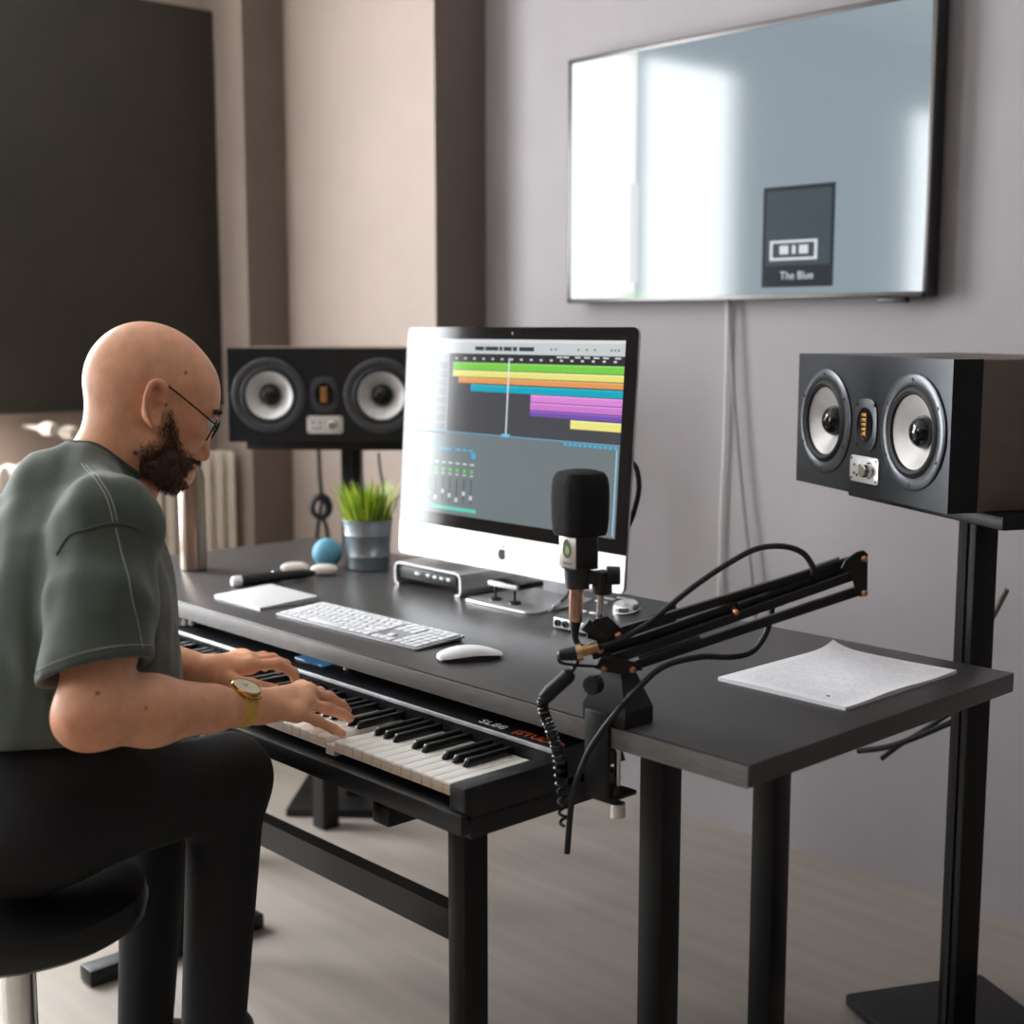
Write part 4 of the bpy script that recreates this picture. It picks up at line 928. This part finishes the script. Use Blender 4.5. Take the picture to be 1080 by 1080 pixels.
# arms
B.cone(SR, ER, .050, .043, .02); B.ell(SR + (ER - SR) * .55 + TF * .012, (.046, .046, .08), None, .02)
B.cone(ER, ER, .0415, .0415, .02)
d_ = WR - ER
B.cone(ER, ER + d_ * .33, .044, .046, .02); B.cone(ER + d_ * .33, ER + d_ * .7, .046, .034, .02); B.cone(ER + d_ * .7, WR, .034, .0255, .012, flat=(V([0, 0, 1.]), 1.12))
B.ell(ER - (ER - SR) / np.linalg.norm(ER - SR) * -.012 - d_ / np.linalg.norm(d_) * .018, (.028, .028, .028), None, .02)
d_ = WLft - EL
B.cone(SL_, EL, .050, .042, .02); B.cone(EL, EL + d_ * .33, .043, .045, .02); B.cone(EL + d_ * .33, EL + d_ * .7, .045, .034, .02); B.cone(EL + d_ * .7, WLft, .034, .0255, .012, flat=(V([0, 0, 1.]), 1.12))
hand(B, WR, RK, RFI, [.0092, .0094, .0090, .0080], RTH); hand(B, WLft, LK, LFI, [.0092, .0094, .0090, .0080], LTH)
bv, bq = B.mesh(1); del B.f
man = thing('person', 'bald bearded man in glasses and a dark green t-shirt playing the piano', 'person', PORG)
# skin: base colour with stubble shade, warm ears, lips and a few moles carried as point attributes
SK = bpy.data.materials.new('skin'); SK.use_nodes = True; nt = SK.node_tree; bs = nt.nodes['Principled BSDF']
bs.inputs['Roughness'].default_value = .46; bs.inputs['Subsurface Weight'].default_value = .12; bs.inputs['Subsurface Radius'].default_value = (.010, .004, .002); bs.inputs['Subsurface Scale'].default_value = 1.0
at_ = nt.nodes.new('ShaderNodeAttribute'); at_.attribute_name = 'tint'
no = nt.nodes.new('ShaderNodeTexNoise'); no.inputs['Scale'].default_value = 45; no.inputs['Detail'].default_value = 6
mx = nt.nodes.new('ShaderNodeMix'); mx.data_type = 'RGBA'; mx.blend_type = 'MULTIPLY'; mx.inputs[0].default_value = 1
rp = nt.nodes.new('ShaderNodeValToRGB'); rp.color_ramp.elements[0].position = .3; rp.color_ramp.elements[1].position = .75; rp.color_ramp.elements[0].color = (.86, .82, .80, 1); rp.color_ramp.elements[1].color = (1.06, 1.06, 1.06, 1)
tcn = nt.nodes.new('ShaderNodeTexCoord'); nt.links.new(tcn.outputs['Object'], no.inputs['Vector'])
nt.links.new(no.outputs['Fac'], rp.inputs['Fac']); nt.links.new(at_.outputs['Color'], mx.inputs[6]); nt.links.new(rp.outputs['Color'], mx.inputs[7]); nt.links.new(mx.outputs[2], bs.inputs['Base Color'])
n3 = nt.nodes.new('ShaderNodeTexNoise'); n3.inputs['Scale'].default_value = 350; nt.links.new(tcn.outputs['Object'], n3.inputs['Vector'])
bp_ = nt.nodes.new('ShaderNodeBump'); bp_.inputs['Strength'].default_value = .12; bp_.inputs['Distance'].default_value = .002; nt.links.new(n3.outputs['Fac'], bp_.inputs['Height']); nt.links.new(bp_.outputs['Normal'], bs.inputs['Normal'])
body = qmesh('body', bv, bq, SK, man, PORG)
def ff(x): return np.clip(x, 0, 1)[:, None]
base = V(lin((240, 176, 138))[:3]); tint = np.tile(base, (len(bv), 1))
def near(c, r): return np.exp(-(np.linalg.norm(bv - c, axis=1) / r) ** 2)
st_ = near(HP(120, 400, .0), .075) * .5 + near(HP(165, 385, .07), .04) * .3 + near(HP(165, 385, -.07), .04) * .3
tint = tint * (1 - ff(st_) * .55) + V(lin((172, 128, 104))[:3]) * ff(st_) * .55
for s in (-1, 1): e_ = ff(near(HP(160, 420, .085 * s), .022) * .5); tint = tint * (1 - e_) + V(lin((214, 132, 104))[:3]) * e_
e_ = ff(near(HP(212, 476), .014) * .4 + near(HP(203, 452, .05), .02) * .3); tint = tint * (1 - e_) + V(lin((206, 116, 94))[:3]) * e_
e_ = ff(near(HP(203, 494), .013) * .9); tint = tint * (1 - e_) + V(lin((176, 92, 82))[:3]) * e_
for c in RK + LK + [f[1] for f in RFI + LFI] + [f[-1] for f in RFI + LFI]:
    e_ = ff(near(c, .010) * .3); tint = tint * (1 - e_) + V(lin((206, 112, 88))[:3]) * e_
e_ = ff(near(ER + V([0, -.03, -.02]), .035) * .45); tint = tint * (1 - e_) + V(lin((202, 104, 80))[:3]) * e_
bvh_body = BVHTree.FromPolygons([Vector(v) for v in bv], bq.tolist())
def onbody(x, y, lim=2.6):
    h = bvh_body.ray_cast(Vector(EYE), Vector(ray(x, y)).normalized(), lim); return V(h[0]) if h[0] is not None else None
for (x, y, r) in ((143, 478, .0034), (196, 393, .0022), (175, 427, .0022), (103, 731, .0024), (154, 747, .0016)):
    p = onbody(x, y)
    if p is not None:
        e_ = ff(near(p, r) * 1.3); tint = tint * (1 - e_) + V(lin((72, 38, 28))[:3]) * e_
ca = body.data.color_attributes.new('tint', 'FLOAT_COLOR', 'POINT'); ca.data.foreach_set('color', np.concatenate([np.clip(tint, 0, 1), np.ones((len(bv), 1))], 1).astype(np.float32).ravel())
# eyes
EYEW = mat('eye white', (226, 218, 212), .2, var=0); IRIS = mat('iris', (66, 48, 36), .15, var=0)
for s in (-1, 1):
    c = HP(218.5, 447, .031 * s); e = MB().ball(tuple(c - PORG), .0122, n=24, m=14).build('eye', EYEW, man)
    g = hA * .95 - hU * .3; g /= np.linalg.norm(g); M = Matrix.Translation(Vector(c - PORG)) @ Vector(g).to_track_quat('Z', 'Y').to_matrix().to_4x4()
    MB().lathe([(.0058, .0108), (.003, .0122), (0, .0124)], 20, M).build('iris', IRIS, e)
# beard, moustache, eyebrows
BR = mat('dark brown beard', (70, 47, 34), .7, var=.35, scale=120, bump=.6, bscale=260)
F2 = Field(tuple(HC_ - .17), tuple(HC_ + .17), .0025)
for s in (-1, 1):
    F2.cone(HP(165, 473, .048 * s), HP(165, 490, .044 * s), .013, .020, .02); F2.cone(HP(165, 490, .042 * s), HP(178, 502, .024 * s), .022, .021, .02)
    F2.cone(HP(182, 481, .043 * s), HP(187, 494, .028 * s), .013, .016, .02)
    F2.cone(HP(205.5, 486, .004 * s), HP(193, 490, .026 * s), .0066, .007, .006); F2.cone(HP(193, 490, .026 * s), HP(184, 498, .026 * s), .009, .014, .01)
F2.ell(HP(176, 502), (.028, .034, .018), HAX, .015); F2.ell(HP(189, 502.5), (.012, .022, .010), HAX, .01)
F2.ell(HP(203.5, 495.5), (.011, .017, .0058), HAX, .004, 'sub')
g = np.meshgrid(*[F2.lo[k] + F2.h * np.arange(F2.n[k]) for k in range(3)], indexing='ij'); PP = np.stack([a.ravel() for a in g], 1)
F2.f += (wob(PP, 3, 420, .0018) + wob(PP, 5, 170, .0016)).reshape(F2.f.shape).astype(np.float32)
v2, q2 = F2.mesh(0); beard = qmesh('beard', v2, q2, BR, man, PORG)
vN = {}
bt = BVHTree.FromPolygons([Vector(v) for v in v2], q2.tolist())
def hairs(seeds, L, w, droop, name, m, par):
    b = MB()
    for p, nrm in seeds:
        l = L * random.uniform(.6, 1.3); d0 = V(nrm) * .55 + droop + rng.normal(size=3) * .28; d0 /= np.linalg.norm(d0)
        d1 = d0 * .6 + droop * .7 + rng.normal(size=3) * .2; d1 /= np.linalg.norm(d1); sd = np.cross(d0, rng.normal(size=3)); sd /= np.linalg.norm(sd)
        p = V(p) - V(nrm) * .001 - PORG; a, c = p + d0 * l * .5, p + d0 * l * .5 + d1 * l * .5
        b.add([p - sd * w, p + sd * w, a + sd * w * .8, a - sd * w * .8, c], [(0, 1, 2, 3), (3, 2, 4)])
    return b.build(name, m, par, smooth=0)
sd = []
dd = hA * .25 - hU * .75
for i in rng.choice(len(q2), 6500):
    p = v2[q2[i]].mean(0); a = v2[q2[i][1]] - v2[q2[i][0]]; c = v2[q2[i][3]] - v2[q2[i][0]]; nrm = np.cross(a, c); nl = np.linalg.norm(nrm)
    if nl > 0: sd.append((p, nrm / nl))
hairs(sd, .0085, .0003, dd, 'whiskers', mat('whisker brown', (84, 56, 40), .6, var=.3, scale=200), beard)
sd = []                                                      # sideburns and cheek hair, thinning upwards
for i in range(15000):
    x, y = random.uniform(150, 212), random.uniform(424, 500)
    top = np.interp(x, [150, 154, 160, 168, 176, 184, 190, 196, 204, 212], [470, 464, 462, 455, 440, 426, 440, 460, 475, 481])     # upper edge of the growth
    dn = min(1, max(0, (y - top) / 34)) ** 1.3 * (1 if x < 196 or y > 478 else .4)
    if random.random() > dn: continue
    for s in (1, -1):
        o_ = HP(x, y, .14 * s); h = bvh_body.ray_cast(Vector(o_), Vector(-HR * s), .14)
        if h[0] is not None and abs((V(h[0]) - HC_) @ HR) > .018: sd.append((V(h[0]), V(h[1])))
hairs(sd, .0075, .00032, dd, 'sideburns', mat('whisker brown', (84, 56, 40)), beard)
sd = []
for s in (-1, 1):
    for i in range(260):
        t = random.random(); o_ = HP(225 - 5 * t, 432.5 + random.uniform(-2.2, 2.2), (.010 + .036 * t) * s) + hA * .06
        h = bvh_body.ray_cast(Vector(o_), Vector(-hA), .12)
        if h[0] is not None: sd.append((V(h[0]), V(h[1])))
hairs(sd, .0075, .0003, HR * 0.0 + hU * .2, 'eyebrow', mat('whisker brown', (84, 56, 40)), man)

# ---- t-shirt
S = Field((-2.34, .60, .585), (-1.50, 1.16, 1.14), .004)
UP = V([0, 0, 1.]); AX = (TR, TF, UP)
S.ell(CHE + V([0, 0, -.025]), (.195, .140, .175), AX, .05); S.ell(HP(62, 516), (.11, .07, .06), (HR, HF, UP), .03); S.ell(WAI + TF * .02, (.178, .150, .20), AX, .06); S.ell(PEL + V([0, .03, .06]), (.18, .155, .13), AX, .06)
S.ell(NB + V([0, -.055, -.125]), (.15, .085, .10), AX, .05)
S.cone(NB + V([0, -.01, -.05]), SR + V([0, 0, .0]), .062, .061, .03); S.cone(NB + V([0, -.01, -.05]), SL_ + V([0, 0, .0]), .062, .061, .03)
S.cone(HP(110, 503), HP(98, 530), .071, .076, .015); S.cone(HP(96, 508, .035), SR + V([0, 0, .01]), .050, .055, .03)
ud = (ER - SR) / np.linalg.norm(ER - SR); HEM = SR + ud * (np.linalg.norm(ER - SR) * .79)
S.cone(SR, SR + (HEM - SR) * .55, .062, .072, .03); S.cone(SR + (HEM - SR) * .55, HEM + ud * .03, .070, .076, .02)
ul = (EL - SL_) / np.linalg.norm(EL - SL_); HEML = SL_ + ul * (np.linalg.norm(EL - SL_) * .66)
S.cone(SL_, HEML + ul * .03, .062, .074, .03)
sv0 = None
g = np.meshgrid(*[(S.lo[k] + S.h * np.arange(S.n[k])) for k in range(3)], indexing='ij'); PP = np.stack([a.ravel() for a in g], 1)
PPs = PP * V([1.0, 1.0, .45])
S.f += (wob(PPs, 11, 30, .0060) + wob(PPs * V([1, 1, 1.6]), 17, 55, .0030) + wob(PPs, 12, 85, .0022)).reshape(S.f.shape).astype(np.float32)
# hem cuts, hollow sleeve ends, neck opening
def cutcap(F_, p, n, rad):                                   # cut everything beyond a plane, inside a ball round p
    sl, g_ = F_._sub(V(p) - rad, V(p) + rad); d = (g_[0] - p[0]) * n[0] + (g_[1] - p[1]) * n[1] + (g_[2] - p[2]) * n[2]
    rr_ = np.sqrt((g_[0] - p[0]) ** 2 + (g_[1] - p[1]) ** 2 + (g_[2] - p[2]) ** 2) - rad * .92
    F_._mix(sl, np.maximum(-d, rr_).astype(np.float32), .003, 'sub')
fwd_hem = d_h = None
nh = ud * .97 + V([0, .22, 0]) * 1.0; nh /= np.linalg.norm(nh)
nh = ud + TF * .28; nh /= np.linalg.norm(nh); cutcap(S, HEM, nh, .125); cutcap(S, HEML, ul, .115)
S.cone(HEM - ud * .045, HEM + ud * .05, .058, .066, .006, 'sub'); S.cone(HEML - ul * .045, HEML + ul * .05, .056, .064, .006, 'sub')
nu_ = (HP(118, 478) - HP(98, 525)); nu_ /= np.linalg.norm(nu_)
S.cone(HP(100, 520), HP(128, 452), .0635, .066, .004, 'sub')
cn = hU * 0 + V([-.20, -.42, .88]); 
S.cut(V([0, 0, .72]), V([0, 0, -1.]))
sv, sq_ = S.mesh(2)
SHM = mat('dark green cotton', (72, 79, 70), .88, var=.10, scale=22, bump=.25, bscale=900, sheen=.25)
shirt = qmesh('t_shirt', sv, sq_, SHM, man, PORG)
sb = BVHTree.FromPolygons([Vector(v) for v in sv], sq_.tolist())
def seam(name, pts, r=.0012, m=None, lift=.0004, par=None):
    P = []
    for p in crv(pts, 14):
        h = sb.find_nearest(Vector(p), .08)
        if h[0] is not None: P.append(V(h[0]) + V(h[1]) * lift - PORG)
    if len(P) > 3: MB().tube(P, r, 6).build(name, m or STI, par or shirt)
STI = mat('pale stitching', (150, 154, 146), .8, var=.1, scale=300)
def shx(x, y):
    h = sb.ray_cast(Vector(EYE), Vector(ray(x, y)).normalized(), 2.8); return V(h[0]) if h[0] is not None else atd(x, y, 1.9)
for dx in (0, 4.5): seam('shoulder_stitch', [shx(86 + dx, 489 + dx * .2), shx(99 + dx, 503), shx(110 + dx, 520), shx(116 + dx, 536), shx(119 + dx, 550)], .0009)
u1 = np.cross(ud, UP); u1 /= np.linalg.norm(u1); u2 = np.cross(u1, ud)
for k in (.014,): seam('hem_stitch', [HEM - nh * k - ud * (u2 @ nh * math.sin(a) + u1 @ nh * math.cos(a)) * .078 + (u1 * math.cos(a) + u2 * math.sin(a)) * .078 for a in np.linspace(0, 2 * PI, 18)], .0008)
seam('sleeve_seam', [shx(122, 557), shx(130, 590), shx(138, 625), shx(146, 660), shx(151, 684)], .0010)
ar = SR + ud * .035
seam('armhole_seam', [shx(60, 585), shx(72, 566), shx(92, 558), shx(112, 553), shx(130, 553), shx(150, 560)], .0016, SHM, .0012)
# collar band
ring = []
nb_ = (HP(128, 452) - HP(100, 520)); nb_ /= np.linalg.norm(nb_); cA = HR; cB = np.cross(nb_, cA)
c0_ = HP(106, 500); rel = sv - c0_; hgt = rel @ nb_; pl_ = rel - hgt[:, None] * nb_; rad_ = np.linalg.norm(pl_, axis=1); ang = np.arctan2(pl_ @ cB, pl_ @ cA) % (2 * PI)
P = []
for k in range(48):                                          # highest shirt vertex round the neck, per direction
    m_ = (np.abs((ang - 2 * PI * k / 48 + PI) % (2 * PI) - PI) < .09) & (rad_ < .088) & (np.abs(hgt) < .09)
    i_ = np.argmax(np.where(m_, hgt, -9)); P.append(sv[i_] if m_.any() else c0_ + (cA * math.cos(2 * PI * k / 48) + cB * math.sin(2 * PI * k / 48)) * .068)
P = [V(p) for p in P]
for _ in range(3): P = [(P[(i - 1) % 48] + P[i % 48] * 2 + P[(i + 1) % 48]) / 4 for i in range(48)]
P.append(P[0])
MB().tube([p - PORG - nb_ * .002 for p in P], .0052, 8, caps=False).build('collar', mat('dark green rib', (70, 76, 68), .9, var=.12, scale=120), shirt)

# ---- trousers, shoes
T = Field((-2.28, .55, .02), (-1.45, 1.42, .75), .007)
KR, KL_ = V([-1.815, 1.082, .592]), V([-2.04, 1.085, .585]); AR_, AL = V([-1.79, 1.02, .10]), V([-2.07, 1.06, .10])
T.ell(PEL + V([0, .0, -.02]), (.170, .14, .10), AX, .04); T.ell(PEL + V([0, .05, .08]), (.160, .155, .085), AX, .04)
for hip, kn, an in ((PEL + TR * .09 + V([0, .02, -.005]), KR, AR_), (PEL - TR * .09 + V([0, .02, -.0]), KL_, AL)):
    T.cone(hip, kn, .088, .068, .04); T.cone(kn, an, .060, .047, .03)
tv_, tq_ = T.mesh(2)
TRM = mat('black denim', (24, 24, 26), .85, var=.15, scale=60, bump=.2, bscale=700)
qmesh('trousers', tv_, tq_, TRM, man, PORG)
for an in (AR_, AL):
    Fs = Field(tuple(an - V([.09, .09, .11])), tuple(an + V([.09, .25, .05])), .005)
    Fs.cone(an + V([0, -.01, -.05]), an + V([0, .03, -.06]), .045, .042, .02); Fs.cone(an + V([0, .02, -.065]), an + V([.01, .17, -.072]), .042, .034, .03); Fs.cut(V([0, 0, an[2] - .098]), V([0, 0, -1.]), .003)
    a_, b_ = Fs.mesh(2); qmesh('shoe', a_, b_, mat('dark shoe', (36, 34, 34), .6, var=.1), man, PORG)
stl = thing('stool', 'round black stool the man sits on', 'stool', (PEL[0], PEL[1] - .0, -.0))
MB().lathe([(0, .415), (.17, .415), (.185, .425), (.19, .445), (.185, .465), (.16, .474), (0, .476)], 48).build('seat', mat('black leather', (22, 22, 23), .45, var=.1, bump=.2), stl)
MB().lathe([(.025, .03), (.025, .425)], 24).build('column', CHROME, stl)
MB().lathe([(0, 0), (.2, 0), (.2, .012), (.03, .035), (0, .035)], 48).build('base', BLACKM, stl)

# ---- glasses
gl = thing('eyeglasses', 'thin dark-framed glasses on the man\'s nose', 'glasses', PORG)
GM = mat('dark wire', (34, 32, 32), .35, metal=.6, var=0)
g_c = HP(225, 452)
gU = hU; gU /= np.linalg.norm(gU)
for s in (-1, 1):
    c = HP(224, 453, .033 * s) - PORG
    rim = [c + HR * .0255 * math.copysign(abs(math.cos(a)) ** .75, math.cos(a)) + gU * .0185 * math.copysign(abs(math.sin(a)) ** .8, math.sin(a)) - hA * .0035 * math.cos(a) * s * .8 for a in np.linspace(0, 2 * PI, 41)]
    fr = MB().tube(rim, .0013, 8, caps=False).build('rim', GM, gl)
    MB().add([c + hA * .0006] + [p for p in rim[:-1]], [(0, i + 1, (i + 1) % 40 + 1) for i in range(40)]).build('lens', GLS, fr)
    hinge = c + HR * .0265 * s + gU * .010; ear = HP(177, 407, .080 * s) - PORG
    hk = [hinge - hA * .0, hinge + HR * .006 * s - hA * .008, ear * .5 + hinge * .5 + HR * .006 * s, ear, HP(163, 402.5, .0805 * s) - PORG, HP(154, 410, .079 * s) - PORG]
    MB().tube(crv(hk, 8), .0014, 8).build('temple', GM, gl)
    MB().ball(HP(222.5, 452, .0115 * s) - PORG, (.0025, .0025, .0045)).build('nose_pad', mat('clear pad', (210, 205, 200), .2, var=0), gl)
MB().tube(crv([g_c - PORG + HR * .0085 * s_ + gU * (.005 if s_ else .0075) + hA * (.0 if s_ else .001) for s_ in (-1, 0, 1)], 6), .0013, 8).build('bridge', GM, gl)
# ---- watch
wa = (WR - ER) / np.linalg.norm(WR - ER); WC_ = WR - wa * .036
wt = thing('wristwatch', 'gold wristwatch with a mustard strap on the man\'s right wrist', 'watch', tuple(WC_))
a1 = np.cross(wa, UP); a1 /= np.linalg.norm(a1); a2 = np.cross(a1, wa)
STR = mat('mustard leather', (222, 176, 84), .55, var=.1, scale=60)
def ringr(an):                                               # wrist radius by ray-casting outward-in
    d = a1 * math.cos(an) + a2 * math.sin(an); h = bvh_body.ray_cast(Vector(WC_ + d * .09), Vector(-d), .09); return (.09 - h[3]) if h[0] is not None else .028
rads = [max(.018, min(.04, ringr(an))) for an in np.linspace(0, 2 * PI, 40, endpoint=False)]
rads = [max(rads[(i + j) % 40] for j in (-1, 0, 1)) for i in range(40)]
for _ in range(2): rads = [(rads[i - 1] + 2 * rads[i] + rads[(i + 1) % 40]) / 4 for i in range(40)]
vs = []; fs = []
for i in range(40):
    an = 2 * PI * i / 40; d = a1 * math.cos(an) + a2 * math.sin(an)
    for r_, w_ in ((.0004, -.0105), (.0032, -.010), (.0032, .010), (.0004, .0105)): vs.append(d * (rads[i] + r_) + wa * w_)
for i in range(40):
    for k in range(4): fs.append((i * 4 + k, i * 4 + (k + 1) % 4, ((i + 1) % 40) * 4 + (k + 1) % 4, ((i + 1) % 40) * 4 + k))
MB().add(vs, fs).build('strap', STR, wt)
dl = a2 * .93 + a1 * (.37 if (a1 @ -fh) > 0 else -.37); dl /= np.linalg.norm(dl)
ia = int(round((math.atan2(dl @ a2, dl @ a1) % (2 * PI)) / (2 * PI) * 40)) % 40
M = Matrix.Translation(Vector(dl * (rads[ia] + .0015))) @ Vector(dl).to_track_quat('Z', 'Y').to_matrix().to_4x4()
GOLD = mat('gold case', (222, 176, 96), .22, metal=1.0, var=0)
MB().lathe([(0, 0), (.0195, 0), (.022, .0015), (.0225, .005), (.021, .0075), (.0196, .0078)], 40, M).build('case', GOLD, wt)
MB().lathe([(.0198, .0072), (0, .0072)], 40, M).build('dial', mat('cream dial', (240, 226, 202), .15, var=0, coat=.8), wt)
b = MB(); b.box(M @ Vector((.003, .002, .0076)), (.010, .0009, .0003), M=M.to_3x3().to_4x4()); b.box(M @ Vector((-.002, .003, .0077)), (.0009, .008, .0003), M=M.to_3x3().to_4x4()); b.build('hands', GM, wt, smooth=0)
for s in (-1, 1):
    tdir = np.cross(wa, dl); c = V(M @ Vector((0, 0, .002))) + tdir * .0240 * s
    b = MB(); b.tube([c - wa * .011, c + wa * .011], .0018, 8); b.tube([c - wa * .008 - tdir * .004 * s, c - wa * .008], .0016, 8); b.tube([c + wa * .008 - tdir * .004 * s, c + wa * .008], .0016, 8); b.build('lug', GOLD, wt)
def dist(a, b): return round(float(np.linalg.norm(V(a) - V(b))), 3)

# ------------------------------------------------------------------ light
w = bpy.data.worlds.new('sky'); SC.world = w; w.use_nodes = True
bg = w.node_tree.nodes['Background']; bg.inputs['Color'].default_value = (0.93, 0.97, 1.0, 1); bg.inputs['Strength'].default_value = 16.5
SC.view_settings.view_transform = 'Standard'; SC.view_settings.look = 'None'; SC.view_settings.gamma = 1; SC.view_settings.exposure = 0.2
SC.cycles.use_denoising = True; SC.cycles.max_bounces = 8; SC.cycles.diffuse_bounces = 4; SC.cycles.sample_clamp_indirect = 6
